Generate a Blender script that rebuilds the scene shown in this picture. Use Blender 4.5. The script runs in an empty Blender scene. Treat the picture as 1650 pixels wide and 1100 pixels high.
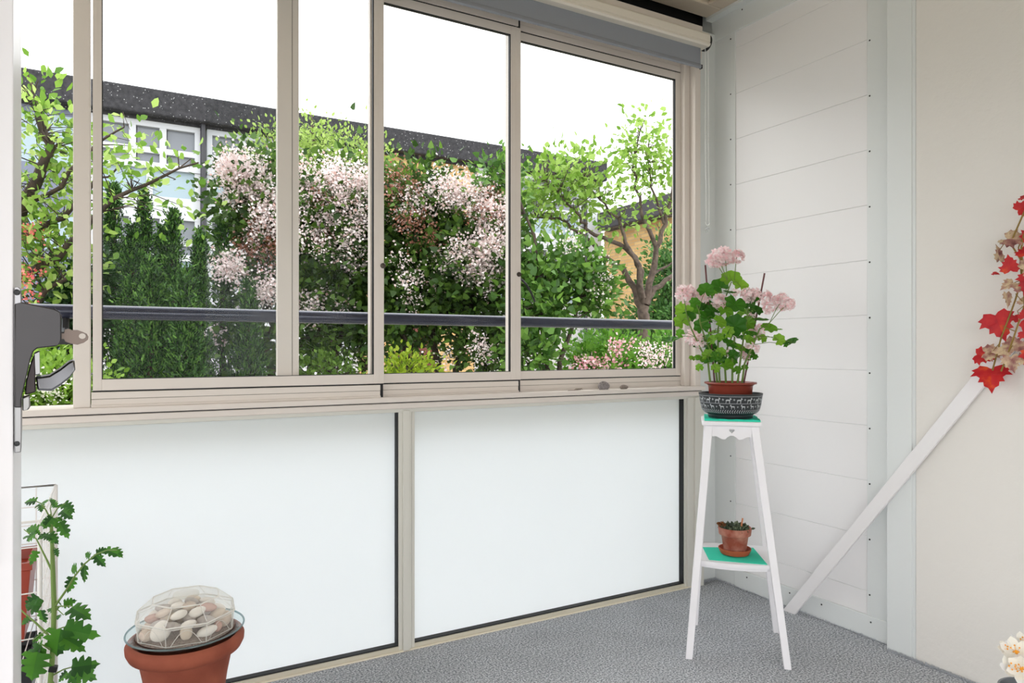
import bpy, bmesh, math, random
import numpy as np
from mathutils import Vector, Matrix
from mathutils.geometry import tessellate_polygon
PI = math.pi
random.seed(7)
RNG = np.random.default_rng(11)
C = bpy.context.scene.collection

# ------------------------------------------------------------------ camera
EYE = 1.136
YAW = math.radians(29.5)
cam_d = bpy.data.cameras.new('camera')
cam = bpy.data.objects.new('camera', cam_d)
C.objects.link(cam)
cam.location = (0, 0, EYE)
cam.rotation_euler = (PI / 2, 0, -YAW)
cam_d.sensor_width = 36
cam_d.lens = 36 * 1130 / 1650
cam_d.shift_y = 12 / 1650
cam_d.clip_start = 0.02
cam_d.clip_end = 400
bpy.context.scene.camera = cam
# ------------------------------------------------------------------ light
W = bpy.data.worlds.new('overcast_sky')
bpy.context.scene.world = W
W.use_nodes = True
bgn = W.node_tree.nodes['Background']
bgn.inputs['Color'].default_value = (0.98, 0.99, 1.0, 1)
bgn.inputs['Strength'].default_value = 2.6
vs = bpy.context.scene.view_settings
vs.view_transform = 'Standard'
vs.look = 'None'
vs.gamma = 1
vs.use_curve_mapping = False
vs.exposure = 0.40
sun_d = bpy.data.lights.new('hazy_sun', 'SUN')
sun_d.energy = 0.35
sun_d.angle = math.radians(25)
sun_d.color = (1, 0.98, 0.94)
sun = bpy.data.objects.new('hazy_sun', sun_d)
C.objects.link(sun)
sun.rotation_euler = (math.radians(38), 0, math.radians(-25))   # high, behind the camera's building: lights the garden

# ------------------------------------------------------------------ helpers
SA, CA = math.sin(YAW), math.cos(YAW)
def ray(u, v):
    a = (u - 825) / 1130; b = (562 - v) / 1130
    return (SA + a * CA, CA - a * SA, b)
def at(u, v, t):
    r = ray(u, v); return Vector((r[0] * t, r[1] * t, EYE + r[2] * t))
def onY(u, v, Y):
    r = ray(u, v); t = Y / r[1]; return Vector((r[0] * t, Y, EYE + r[2] * t))
def onX(u, v, X):
    r = ray(u, v); t = X / r[0]; return Vector((X, r[1] * t, EYE + r[2] * t))
def xY(u, Y): return onY(u, 562, Y).x

def lin(c):
    return tuple(((x / 255) / 12.92 if x / 255 <= 0.04045 else ((x / 255 + 0.055) / 1.055) ** 2.4) for x in c) + (1,)

MATS = {}
def mat(name, col, rough=0.5, metal=0.0, var=0.0, vscale=8.0, bump=0.0, bscale=60.0, spec=0.5, col2=None, coat=0.0):
    if name in MATS: return MATS[name]
    m = bpy.data.materials.new(name); m.use_nodes = True
    nt = m.node_tree; b = nt.nodes['Principled BSDF']
    c = lin(col)
    b.inputs['Base Color'].default_value = c
    b.inputs['Roughness'].default_value = rough
    b.inputs['Metallic'].default_value = metal
    b.inputs['Specular IOR Level'].default_value = spec
    b.inputs['Coat Weight'].default_value = coat
    tc = nt.nodes.new('ShaderNodeTexCoord')
    if var or col2:
        n = nt.nodes.new('ShaderNodeTexNoise'); n.inputs['Scale'].default_value = vscale; n.inputs['Detail'].default_value = 5
        nt.links.new(tc.outputs['Object'], n.inputs['Vector'])
        r = nt.nodes.new('ShaderNodeValToRGB')
        r.color_ramp.elements[0].position = 0.35; r.color_ramp.elements[1].position = 0.65
        r.color_ramp.elements[0].color = lin(col2) if col2 else tuple(x * (1 - var) for x in c[:3]) + (1,)
        r.color_ramp.elements[1].color = c
        nt.links.new(n.outputs['Fac'], r.inputs['Fac'])
        nt.links.new(r.outputs['Color'], b.inputs['Base Color'])
    if bump:
        n = nt.nodes.new('ShaderNodeTexNoise'); n.inputs['Scale'].default_value = bscale; n.inputs['Detail'].default_value = 4
        nt.links.new(tc.outputs['Object'], n.inputs['Vector'])
        bp = nt.nodes.new('ShaderNodeBump'); bp.inputs['Strength'].default_value = bump; bp.inputs['Distance'].default_value = 0.01
        nt.links.new(n.outputs['Fac'], bp.inputs['Height'])
        nt.links.new(bp.outputs['Normal'], b.inputs['Normal'])
    MATS[name] = m
    return m

def leafmat(name, cols, trans=0.35, rough=0.5, noise=None):
    """cols: list of sRGB picked per leaf"""
    m = bpy.data.materials.new(name); m.use_nodes = True
    nt = m.node_tree; b = nt.nodes['Principled BSDF']; out = nt.nodes['Material Output']
    g = nt.nodes.new('ShaderNodeNewGeometry')
    r = nt.nodes.new('ShaderNodeValToRGB')
    el = r.color_ramp.elements
    while len(el) < len(cols): el.new(0.5)
    for i, c in enumerate(cols):
        el[i].position = i / max(1, len(cols) - 1); el[i].color = lin(c)
    src = g.outputs['Random Per Island']
    if noise:
        tc = nt.nodes.new('ShaderNodeTexCoord')
        n = nt.nodes.new('ShaderNodeTexNoise'); n.inputs['Scale'].default_value = noise; n.inputs['Detail'].default_value = 6
        nt.links.new(tc.outputs['Object'], n.inputs['Vector'])
        mr = nt.nodes.new('ShaderNodeMapRange'); mr.inputs['From Min'].default_value = 0.3; mr.inputs['From Max'].default_value = 0.7
        nt.links.new(n.outputs['Fac'], mr.inputs['Value'])
        mx = nt.nodes.new('ShaderNodeMath'); mx.operation = 'MULTIPLY_ADD'; mx.inputs[1].default_value = 0.65
        m2 = nt.nodes.new('ShaderNodeMath'); m2.operation = 'MULTIPLY'; m2.inputs[1].default_value = 0.35
        nt.links.new(src, m2.inputs[0]); nt.links.new(mr.outputs[0], mx.inputs[0]); nt.links.new(m2.outputs[0], mx.inputs[2])
        src = mx.outputs[0]
    nt.links.new(src, r.inputs['Fac'])
    nt.links.new(r.outputs['Color'], b.inputs['Base Color'])
    b.inputs['Roughness'].default_value = rough
    b.inputs['Specular IOR Level'].default_value = 0.35
    t = nt.nodes.new('ShaderNodeBsdfTranslucent')
    nt.links.new(r.outputs['Color'], t.inputs['Color'])
    mix = nt.nodes.new('ShaderNodeMixShader'); mix.inputs[0].default_value = trans
    nt.links.new(b.outputs[0], mix.inputs[1]); nt.links.new(t.outputs[0], mix.inputs[2])
    nt.links.new(mix.outputs[0], out.inputs['Surface'])
    return m

def glassmat(name, tint=(1, 1, 1), haze=0.0, refl=1.0, rough=0.0, hazecol=(0.9, 0.9, 0.9), base=0.03):
    """thin sheet: clear, a Fresnel reflection and a little haze"""
    m = bpy.data.materials.new(name); m.use_nodes = True
    nt = m.node_tree; nt.nodes.remove(nt.nodes['Principled BSDF']); out = nt.nodes['Material Output']
    tr = nt.nodes.new('ShaderNodeBsdfTransparent'); tr.inputs[0].default_value = tint + (1,)
    gl = nt.nodes.new('ShaderNodeBsdfGlossy'); gl.inputs['Roughness'].default_value = rough; gl.inputs['Color'].default_value = (refl, refl, refl, 1)
    lw = nt.nodes.new('ShaderNodeLayerWeight'); lw.inputs[0].default_value = 0.5
    pw_ = nt.nodes.new('ShaderNodeMath'); pw_.operation = 'POWER'; pw_.inputs[1].default_value = 5
    fr = nt.nodes.new('ShaderNodeMath'); fr.operation = 'MULTIPLY_ADD'; fr.inputs[1].default_value = 0.4; fr.inputs[2].default_value = base
    nt.links.new(lw.outputs['Facing'], pw_.inputs[0]); nt.links.new(pw_.outputs[0], fr.inputs[0])
    mx = nt.nodes.new('ShaderNodeMixShader')
    nt.links.new(fr.outputs[0], mx.inputs[0]); nt.links.new(tr.outputs[0], mx.inputs[1]); nt.links.new(gl.outputs[0], mx.inputs[2])
    last = mx
    if haze:
        df = nt.nodes.new('ShaderNodeBsdfDiffuse'); df.inputs[0].default_value = hazecol + (1,)
        tl = nt.nodes.new('ShaderNodeBsdfTranslucent'); tl.inputs[0].default_value = hazecol + (1,)
        md = nt.nodes.new('ShaderNodeMixShader'); md.inputs[0].default_value = 0.5
        nt.links.new(df.outputs[0], md.inputs[1]); nt.links.new(tl.outputs[0], md.inputs[2])
        m2 = nt.nodes.new('ShaderNodeMixShader'); m2.inputs[0].default_value = haze
        nt.links.new(mx.outputs[0], m2.inputs[1]); nt.links.new(md.outputs[0], m2.inputs[2]); last = m2
    nt.links.new(last.outputs[0], out.inputs['Surface'])
    return m

class MB:
    """collects shapes for ONE mesh"""
    def __init__(s): s.v = []; s.f = []
    def add(s, vs, fs):
        o = len(s.v); s.v += [tuple(p) for p in vs]; s.f += [tuple(i + o for i in f) for f in fs]; return s
    def box(s, x0, x1, y0, y1, z0, z1, M=None, ch=0.0):
        if ch:
            bm = bmesh.new(); bmesh.ops.create_cube(bm, size=1)
            for v in bm.verts: v.co = Vector(((x0 + x1) / 2 + v.co.x * (x1 - x0), (y0 + y1) / 2 + v.co.y * (y1 - y0), (z0 + z1) / 2 + v.co.z * (z1 - z0)))
            bmesh.ops.bevel(bm, geom=bm.edges[:], offset=ch, segments=2, affect='EDGES', profile=0.5)
            bm.verts.index_update()
            vs = [v.co.copy() for v in bm.verts]; fs = [tuple(v.index for v in f.verts) for f in bm.faces]; bm.free()
        else:
            vs = [Vector((x, y, z)) for z in (z0, z1) for y in (y0, y1) for x in (x0, x1)]
            fs = [(0, 2, 3, 1), (4, 5, 7, 6), (0, 1, 5, 4), (2, 6, 7, 3), (0, 4, 6, 2), (1, 3, 7, 5)]
        if M: vs = [M @ v for v in vs]
        return s.add(vs, fs)
    def tube(s, pts, r, n=8, cap=True, r2=None):
        pts = [Vector(p) for p in pts]; k = len(pts)
        rs = r if isinstance(r, (list, tuple)) else ([r + (r2 - r) * i / (k - 1) for i in range(k)] if r2 is not None else [r] * k)
        vs = []; fs = []
        up = Vector((0, 0, 1))
        prev = None
        for i, p in enumerate(pts):
            d = (pts[min(i + 1, k - 1)] - pts[max(i - 1, 0)])
            d = d.normalized() if d.length > 1e-9 else up
            if prev is None:
                a = d.cross(up if abs(d.z) < 0.9 else Vector((1, 0, 0))).normalized()
            else:
                a = (prev - d * prev.dot(d)).normalized()
            prev = a; b = d.cross(a)
            for j in range(n):
                t = 2 * PI * j / n
                vs.append(p + (a * math.cos(t) + b * math.sin(t)) * rs[i])
        for i in range(k - 1):
            for j in range(n):
                fs.append((i * n + j, i * n + (j + 1) % n, (i + 1) * n + (j + 1) % n, (i + 1) * n + j))
        if cap: fs.append(tuple(range(n))[::-1]); fs.append(tuple((k - 1) * n + j for j in range(n)))
        return s.add(vs, fs)
    def lathe(s, prof, c=(0, 0, 0), n=40, M=None, phase=0.0):
        """prof: (r,z) list"""
        vs = []; fs = []; c = Vector(c)
        for r, z in prof:
            for j in range(n):
                t = 2 * PI * j / n + phase; p = Vector((r * math.cos(t), r * math.sin(t), z))
                vs.append(M @ p + c if M else p + c)
        for i in range(len(prof) - 1):
            for j in range(n):
                fs.append((i * n + j, i * n + (j + 1) % n, (i + 1) * n + (j + 1) % n, (i + 1) * n + j))
        if prof[0][0] > 1e-6: fs.append(tuple(range(n))[::-1])
        if prof[-1][0] > 1e-6: fs.append(tuple((len(prof) - 1) * n + j for j in range(n)))
        return s.add(vs, fs)
    def ball(s, c, r, sx=1, sy=1, sz=1, n=10, m=7, M=None):
        prof = [(max(1e-7, r * math.sin(PI * i / m)), -r * math.cos(PI * i / m)) for i in range(m + 1)]
        T = Matrix.Diagonal((sx, sy, sz)).to_4x4()
        return s.lathe(prof, c, n, (M @ T) if M else T)
    def prism(s, loops, th, M):
        """2-D loops (outer + holes) in XY of M, extruded th along local Z"""
        L3 = [[Vector((x, y, 0)) for x, y in l] for l in loops]
        tris = tessellate_polygon(L3)
        flat = [p for l in L3 for p in l]; N = len(flat)
        vs = [M @ p for p in flat] + [M @ (p + Vector((0, 0, th))) for p in flat]
        fs = [tuple(t)[::-1] for t in tris] + [tuple(i + N for i in t) for t in tris]
        o = 0
        for l in L3:
            k = len(l)
            for j in range(k): fs.append((o + j, o + (j + 1) % k, o + (j + 1) % k + N, o + j + N))
            o += k
        return s.add(vs, fs)
    def build(s, name, m, parent=None, smooth=0, bevel=0.0, weld=False):
        me = bpy.data.meshes.new(name); me.from_pydata(s.v, [], s.f)
        bm = bmesh.new(); bm.from_mesh(me)
        if weld: bmesh.ops.remove_doubles(bm, verts=bm.verts, dist=1e-6)
        bmesh.ops.recalc_face_normals(bm, faces=bm.faces); bm.to_mesh(me); bm.free()
        if smooth:
            me.shade_smooth(); me.set_sharp_from_angle(angle=math.radians(smooth))
        return link(name, me, m, parent, bevel)

def link(name, me, m, parent=None, bevel=0.0):
    o = bpy.data.objects.new(name, me); C.objects.link(o)
    for x in (m if isinstance(m, (list, tuple)) else [m]): me.materials.append(x)
    if parent is not None:
        o.parent = parent
        o.matrix_parent_inverse = parent.matrix_basis.inverted()
    if bevel:
        b = o.modifiers.new('bevel', 'BEVEL'); b.width = bevel; b.segments = 2; b.limit_method = 'ANGLE'; b.angle_limit = math.radians(35)
    return o

def tag(o, label=None, cat=None, group=None, kind=None):
    if label: o['label'] = label
    if cat: o['category'] = cat
    if group: o['group'] = group
    if kind: o['kind'] = kind
    return o
def thing(name, label, cat, loc=(0, 0, 0), group=None, kind=None):
    o = bpy.data.objects.new(name, None); C.objects.link(o); o.location = loc; o.empty_display_size = 0.1
    return tag(o, label, cat, group, kind)

# vectorised leaves ---------------------------------------------------------
LEAF_OVAL = (np.array([[0, 0, 0], [0.30, 0.38, 0.07], [0, 0.5, -0.03], [-0.30, 0.38, 0.07], [0, 1.0, -0.06], [0.2, 0.75, 0.02], [-0.2, 0.75, 0.02]], float),
             [(0, 1, 5, 2), (0, 2, 6, 3), (2, 5, 4, 6)])
LEAF_HEART = (np.array([[0, 0.08, 0], [0.36, 0.22, 0.08], [0, 0.5, -0.03], [-0.36, 0.22, 0.08], [0, 1.0, -0.1], [0.25, 0.62, 0.03], [-0.25, 0.62, 0.03]], float),
              [(0, 1, 5, 2), (0, 2, 6, 3), (2, 5, 4, 6)])
FLORET = (np.array([[-.5, 0, 0], [0, -.5, .1], [.5, 0, 0], [0, .5, .1]], float), [(0, 1, 2, 3)])
FROND = (np.array([[0, 0, 0], [0.16, 0.3, 0.03], [0.05, 0.55, 0], [0.13, 0.8, 0.02], [0, 1.0, 0], [-0.13, 0.75, 0.02], [-0.05, 0.5, 0], [-0.16, 0.3, 0.03]], float),
         [(0, 1, 2, 7), (7, 2, 6, 6), (6, 2, 3, 5), (5, 3, 4, 4)])
FROND = (FROND[0], [(0, 1, 2, 7), (7, 2, 6), (6, 2, 3, 5), (5, 3, 4)])

def norm(a): return a / np.maximum(1e-9, np.linalg.norm(a, axis=1, keepdims=True))
def leaves(name, P, D, N, L, tpl, m, parent, smooth=True, W=None):
    P = np.asarray(P, float); D = norm(np.asarray(D, float)); N = np.asarray(N, float)
    N = norm(N - D * np.sum(N * D, axis=1, keepdims=True)); X = np.cross(D, N)
    T, F = tpl; k = len(T); n = len(P); L = np.broadcast_to(np.asarray(L, float), (n,))
    Wd = L if W is None else L * W
    V = P[:, None, :] + T[None, :, 0:1] * X[:, None, :] * Wd[:, None, None] + (T[None, :, 1:2] * D[:, None, :] + T[None, :, 2:3] * N[:, None, :]) * L[:, None, None]
    V = V.reshape(-1, 3)
    lv = []; ls = []; lt = []; st = 0
    for f in F: lv += list(f); lt.append(len(f))
    lv = np.array(lv); lt = np.array(lt); nl = len(lv)
    allv = (lv[None, :] + (np.arange(n) * k)[:, None]).reshape(-1)
    starts = np.concatenate([[0], np.cumsum(lt)[:-1]])
    alls = (starts[None, :] + (np.arange(n) * nl)[:, None]).reshape(-1)
    me = bpy.data.meshes.new(name)
    me.vertices.add(len(V)); me.vertices.foreach_set('co', V.reshape(-1).astype(np.float32))
    me.loops.add(len(allv)); me.loops.foreach_set('vertex_index', allv.astype(np.int32))
    me.polygons.add(len(alls)); me.polygons.foreach_set('loop_start', alls.astype(np.int32))
    me.update(calc_edges=True); me.validate()
    if smooth: me.shade_smooth()
    return link(name, me, m, parent)

def rnd_dir(n, up=0.0):
    d = RNG.normal(size=(n, 3)); d = norm(d); d[:, 2] += up; return norm(d)

# ------------------------------------------------------------------ materials
FRAME = mat('beige_powder_coat', (226, 217, 209), 0.42, var=0.03, vscale=3)
FRAME_G = mat('grey_beige_aluminium', (214, 212, 203), 0.4)
PALE = mat('pale_grey_paint', (222, 225, 224), 0.45, var=0.02, vscale=2)
WHITE = mat('white_board_paint', (234, 232, 232), 0.38, bump=0.03, bscale=25)
BLACK = mat('black_rubber', (12, 12, 16), 0.6)
DARK = mat('void_shade', (18, 17, 20), 0.9)
SCREW = mat('dark_screw', (50, 50, 52), 0.4, 0.6)
CEILM = mat('cream_ceiling_paint', (208, 194, 176), 0.7, bump=0.04, bscale=30)
WOODW = mat('white_painted_wood', (235, 233, 236), 0.35, bump=0.06, bscale=40, var=0.03)
CHROME = mat('satin_steel', (150, 149, 150), 0.28, 0.9)
GREYMET = mat('dark_grey_metal', (78, 76, 78), 0.42, 0.75, var=0.1)
BRASSK = mat('tarnished_key', (110, 98, 92), 0.4, 0.85)
TERRA = mat('terracotta', (166, 88, 64), 0.8, bump=0.12, bscale=30, vscale=9, col2=(136, 66, 46))
TERRA2 = mat('weathered_terracotta', (176, 124, 106), 0.85, vscale=22, col2=(138, 66, 48), bump=0.1)
SAUCER = mat('orange_terracotta', (184, 88, 54), 0.7, vscale=12, var=0.2)
BROWNPOT = mat('red_brown_plastic', (140, 62, 48), 0.35, var=0.15)
SOIL = mat('potting_soil', (52, 40, 32), 0.95, bump=0.8, bscale=120)
TEAL = mat('teal_napkin', (40, 205, 172), 0.8, bump=0.1, bscale=200)
GLASS = glassmat('window_glass', (0.985, 0.99, 0.988), base=0.002)
DISHG = glassmat('dish_glass', (0.92, 0.96, 0.96), haze=0.04)
DOMEP = glassmat('clear_plastic', (0.96, 0.95, 0.93), haze=0.12, hazecol=(0.95, 0.94, 0.9))
DOMEE = glassmat('plastic_edge', (0.95, 0.95, 0.93), haze=0.75, hazecol=(0.97, 0.96, 0.93))

# plaster
PLAST = mat('rough_plaster', (226, 222, 216), 0.85, bump=0.22, bscale=38)
# carpet
def carpet():
    m = bpy.data.materials.new('grey_flecked_carpet'); m.use_nodes = True; nt = m.node_tree; b = nt.nodes['Principled BSDF']
    tc = nt.nodes.new('ShaderNodeTexCoord')
    a = nt.nodes.new('ShaderNodeTexNoise'); a.inputs['Scale'].default_value = 150; a.inputs['Detail'].default_value = 6; a.inputs['Roughness'].default_value = 0.75
    r = nt.nodes.new('ShaderNodeValToRGB'); e = r.color_ramp.elements
    e[0].position = 0.40; e[0].color = lin((104, 108, 116)); e[1].position = 0.60; e[1].color = lin((240, 242, 245))
    x = e.new(0.5); x.color = lin((182, 185, 190))
    w = nt.nodes.new('ShaderNodeTexNoise'); w.inputs['Scale'].default_value = 5; w.inputs['Detail'].default_value = 3
    mr = nt.nodes.new('ShaderNodeMapRange'); mr.inputs['To Min'].default_value = 0.82; mr.inputs['To Max'].default_value = 1.12
    mm = nt.nodes.new('ShaderNodeVectorMath'); mm.operation = 'SCALE'
    nt.links.new(tc.outputs['Object'], a.inputs['Vector']); nt.links.new(tc.outputs['Object'], w.inputs['Vector'])
    nt.links.new(a.outputs['Fac'], r.inputs['Fac']); nt.links.new(w.outputs['Fac'], mr.inputs['Value'])
    nt.links.new(r.outputs['Color'], mm.inputs[0]); nt.links.new(mr.outputs[0], mm.inputs['Scale'])
    nt.links.new(mm.outputs[0], b.inputs['Base Color'])
    b.inputs['Roughness'].default_value = 1; b.inputs['Specular IOR Level'].default_value = 0.05
    bp = nt.nodes.new('ShaderNodeBump'); bp.inputs['Strength'].default_value = 0.7; bp.inputs['Distance'].default_value = 0.006
    nt.links.new(a.outputs['Fac'], bp.inputs['Height']); nt.links.new(bp.outputs['Normal'], b.inputs['Normal'])
    return m
CARPET = carpet()
def frosted():
    m = bpy.data.materials.new('frosted_white_sheet'); m.use_nodes = True; nt = m.node_tree
    b = nt.nodes['Principled BSDF']; b.inputs['Base Color'].default_value = (0.93, 0.94, 0.95, 1); b.inputs['Roughness'].default_value = 0.25
    t = nt.nodes.new('ShaderNodeBsdfTranslucent'); t.inputs[0].default_value = (0.94, 0.97, 1.0, 1)
    mx = nt.nodes.new('ShaderNodeMixShader'); mx.inputs[0].default_value = 0.70
    nt.links.new(b.outputs[0], mx.inputs[1]); nt.links.new(t.outputs[0], mx.inputs[2])
    nt.links.new(mx.outputs[0], nt.nodes['Material Output'].inputs['Surface'])
    return m
FROST = frosted()

# ================================================================== ROOM
XE = 2.59       # panelled end wall face
XP = 2.54       # plaster face / post face
floor = MB().box(-3.2, 2.62, -1.2, 2.497, -0.02, 0.0).box(2.46, 2.595, 2.49, 2.53, -0.02, 0.0).build('floor', CARPET)
tag(floor, kind='structure')
# fuzzy pile along the carpet's cut edges (part of the floor)
def fuzz():
    n = 9000
    k = RNG.random(n)
    P = np.zeros((n, 3))
    a = k < 0.42; b = (k >= 0.42) & (k < 0.92); c = k >= 0.92
    P[a] = np.c_[2.575 + RNG.random(a.sum()) * 0.012, 1.58 + RNG.random(a.sum()) * 0.94, np.zeros(a.sum())]
    P[b] = np.c_[2.528 + RNG.random(b.sum()) * 0.01, 0.7 + RNG.random(b.sum()) * 0.9, np.zeros(b.sum())]
    P[c] = np.c_[2.46 + RNG.random(c.sum()) * 0.12, 2.51 + RNG.random(c.sum()) * 0.012, np.zeros(c.sum())]
    D = rnd_dir(n, 0.9)
    return leaves('carpet_pile_edge', P, D, rnd_dir(n), RNG.uniform(0.005, 0.013, n), FROND, mat('carpet_fibre', (196, 199, 204), 1, spec=0.05), floor, W=0.6)
tag(fuzz(), kind='stuff')

# concrete slab under, and the ceiling
slab = MB().box(-3.3, 6, -1.2, 2.62, -0.25, -0.021).build('trim_1', mat('balcony_concrete', (190, 188, 182), 0.9, bump=0.2)); tag(slab, kind='structure')
cb = MB()
cb.box(-3.2, 2.62, -1.2, 2.44, 2.79, 2.85)
cb.box(-3.2, 2.62, 2.44, 2.545, 2.77, 2.85)
cb.box(2.45, 2.62, -1.2, 2.44, 2.77, 2.79)
ceil = cb.build('ceiling', CEILM, bevel=0.006); tag(ceil, kind='structure')
vd = MB().box(-3.2, 2.62, 2.50, 2.72, 2.86, 2.90).box(-3.2, 2.62, 2.62, 2.72, 2.62, 2.86).build('gap_shade_box', DARK); tag(vd, kind='structure')  # near-black boxes standing in for the shade in the gap above the beam

# end wall: horizontal boards with shadow grooves
ew = MB()
z = 0.179 - 0.218
while z < 2.7:
    z0 = max(z, 0.0); ew.box(XE, XE + 0.018, 1.55, 2.53, z0 + 0.0005, z + 0.218 - 0.0005, ch=0.0022); z += 0.218
wall_end = ew.build('wall_end', WHITE); tag(wall_end, kind='structure')
bk = MB().box(XE + 0.0028, XE + 0.1, 1.5, 2.7, -0.02, 2.86).build('backing', PALE, wall_end)
# trims of the end wall
tr = MB()
tr.box(XE - 0.006, XE, 2.397, 2.545, 0, 2.66, ch=0.001)                                  # corner trim on the end wall
tr.box(2.462, XE, 2.526, 2.545, 0, 2.69, ch=0.001)                                       # its return towards the window
trim3 = tr.build('trim_3', PALE); tag(trim3, kind='structure')
tr = MB().box(XE - 0.01, XE, 1.55, 2.545, 2.655, 2.78, ch=0.002)
tr.box(XE - 0.05, XE, 1.55, 2.545, 2.755, 2.78, ch=0.002)
trim4 = tr.build('trim_4', PALE); tag(trim4, kind='structure')
tr = MB().box(XE - 0.012, XE, 1.612, 2.397, 0, 0.088, ch=0.003)
bb = tr.build('baseboard_right', PALE); tag(bb, kind='structure')
tr = MB().box(XE - 0.007, XE, 1.611, 1.719, 0.088, 2.66, ch=0.001)
trim5 = tr.build('trim_5', PALE); tag(trim5, kind='structure')
tr = MB().box(XP, XE + 0.02, 1.515, 1.611, 0, 2.78, ch=0.002)
tr.box(XP + 0.004, XE, 1.503, 1.516, 0, 2.78, ch=0.001)
trim6 = tr.build('trim_6', PALE); tag(trim6, kind='structure')
pw = MB().box(XP + 0.004, XP + 0.15, -1.2, 1.5015, 0, 2.8).build('wall_right', PLAST); tag(pw, kind='structure')
# unseen apartment facade; its pier and added headers keep light off upper walls
wb = MB().box(1.9, 2.6, -1.3, -1.2, 0, 2.8).box(-3.3, 1.9, -1.3, -1.2, 2.0, 2.8).box(-3.3, -3.2, -1.2, 2.45, 2.0, 2.8).build('wall_back_light_block', mat('unseen_wall_cream', (228, 224, 216), 0.8, bump=0.1)); tag(wb, kind='structure')
# screws
def screw(p, ax, parent):
    m = MB(); n = 8
    M = Matrix.Rotation(-PI / 2, 4, 'Y') if ax == 'x' else Matrix.Rotation(PI / 2, 4, 'X')
    m.lathe([(0.0035, -0.002), (0.0035, 0.0012), (0.0022, 0.0022)], p, n, M)
    m.build('screw', SCREW, parent, smooth=40)
for v in (78, 131, 229, 303, 385):
    pass
for k in range(11):
    z = 0.179 + 0.218 * k
    screw((XE - 0.006, 2.425, z + 0.005), 'x', trim3)
    screw((XE - 0.007, 1.708, z - 0.01), 'x', trim5)
screw((XE - 0.006, 2.425, 2.63), 'x', trim3)
for k in range(6): screw((2.478, 2.526, 0.25 + k * 0.42), 'y', trim3)
for y in (2.32, 2.08, 1.92, 1.70): screw((XE - 0.012, y, 0.065), 'x', bb)
for y in (2.35, 1.95): screw((XE - 0.01, y, 2.74), 'x', trim4)

# diagonal batten across the end wall and the plaster wall
def batten():
    a = Vector((0, 2.045, 0.0)); b = Vector((0, 0.93, 1.50)); w = 0.049
    d = (b - a).normalized(); n = Vector((0, d.z, -d.y))  # perpendicular in the wall plane
    pts = [a - n * w * 0.5, a + n * w * 0.5, b + n * w * 0.5, b - n * w * 0.5]
    # cut level at the floor
    def atz(p, z): t = (z - p.z) / d.z; return p + d * t
    pts[0] = atz(pts[0], 0.0); pts[1] = atz(pts[1], 0.0)
    vs = [Vector((x, p.y, p.z)) for x in (XP - 0.014, XP - 0.0005) for p in pts]
    m = MB().add(vs, [(0, 1, 2, 3), (7, 6, 5, 4), (0, 4, 5, 1), (1, 5, 6, 2), (2, 6, 7, 3), (3, 7, 4, 0)])
    o = m.build('diagonal_batten', mat('batten_white', (233, 230, 230), 0.4, bump=0.05), bevel=0.0025)
    tag(o, 'narrow white painted batten slanting up across the right wall from the carpet', 'batten')
batten()

# ================================================================== WINDOW WALL
wf = thing('wall_front', None, None, (0.0, 2.5, 0.0), kind='structure')
Y0 = 2.50
# lower part: frosted sheets between aluminium members
mull_l, mull_r = 0.927, 0.990
bays = [(-3.19, mull_l - 0.005), (mull_r - 0.003, 2.354)]
for x0, x1 in bays:
    MB().box(x0 - 0.01, x1 + 0.004, 2.534, 2.5345, 0.015, 0.91).build('frosted_panel', FROST, wf)
    g = MB()
    g.box(x1, x1 + 0.004, 2.506, 2.534, 0.02, 0.90)
    g.box(x0, x1 + 0.004, 2.506, 2.534, 0.018, 0.0225)
    g.build('gasket', BLACK, wf)
m = MB()
m.box(mull_l - 0.001, mull_l + 0.014, 2.500, 2.545, 0.0, 0.905, ch=0.001)
m.box(mull_l + 0.013, mull_l + 0.040, 2.488, 2.545, 0.0, 0.905, ch=0.002)
m.box(mull_l + 0.039, mull_l + 0.049, 2.496, 2.545, 0.0, 0.905, ch=0.001)
m.box(mull_l + 0.051, mull_r, 2.500, 2.545, 0.0, 0.905, ch=0.001)
m.build('mullion', FRAME_G, wf)
m = MB()
m.box(2.358, 2.372, 2.500, 2.545, 0.0, 0.905, ch=0.001)
m.box(2.371, 2.410, 2.490, 2.545, 0.0, 0.905, ch=0.002)
m.box(2.409, 2.464, 2.480, 2.56, 0.0, 0.905, ch=0.002)
m.build('post', FRAME_G, wf)
m = MB()
m.box(-3.2, mull_l + 0.001, 2.500, 2.545, 0.0, 0.0185, ch=0.001).box(mull_r - 0.002, 2.36, 2.500, 2.545, 0.0, 0.0185, ch=0.001)
m.build('bottom_rail', mat('bottom_rail_beige', (206, 200, 184), 0.4), wf)
MB().box(-3.2, 2.41, 2.488, 2.500, 0.0, 0.005, ch=0.001).build('threshold_strip', mat('threshold_cream', (235, 226, 205), 0.35), wf)
# sill and head members
m = MB()
m.box(-3.2, 2.462, 2.497, 2.56, 0.898, 0.914, ch=0.002)
m.build('lower_sill', FRAME_G, wf)
m = MB()
m.box(-3.2, 2.466, 2.487, 2.66, 0.912, 0.9335, ch=0.003)
m.box(-3.2, 2.470, 2.476, 2.66, 0.9375, 0.957, ch=0.003)
m.build('sill', FRAME, wf)
MB().box(-3.2, 2.46, 2.492, 2.62, 0.933, 0.938).build('gasket', BLACK, wf)
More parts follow.
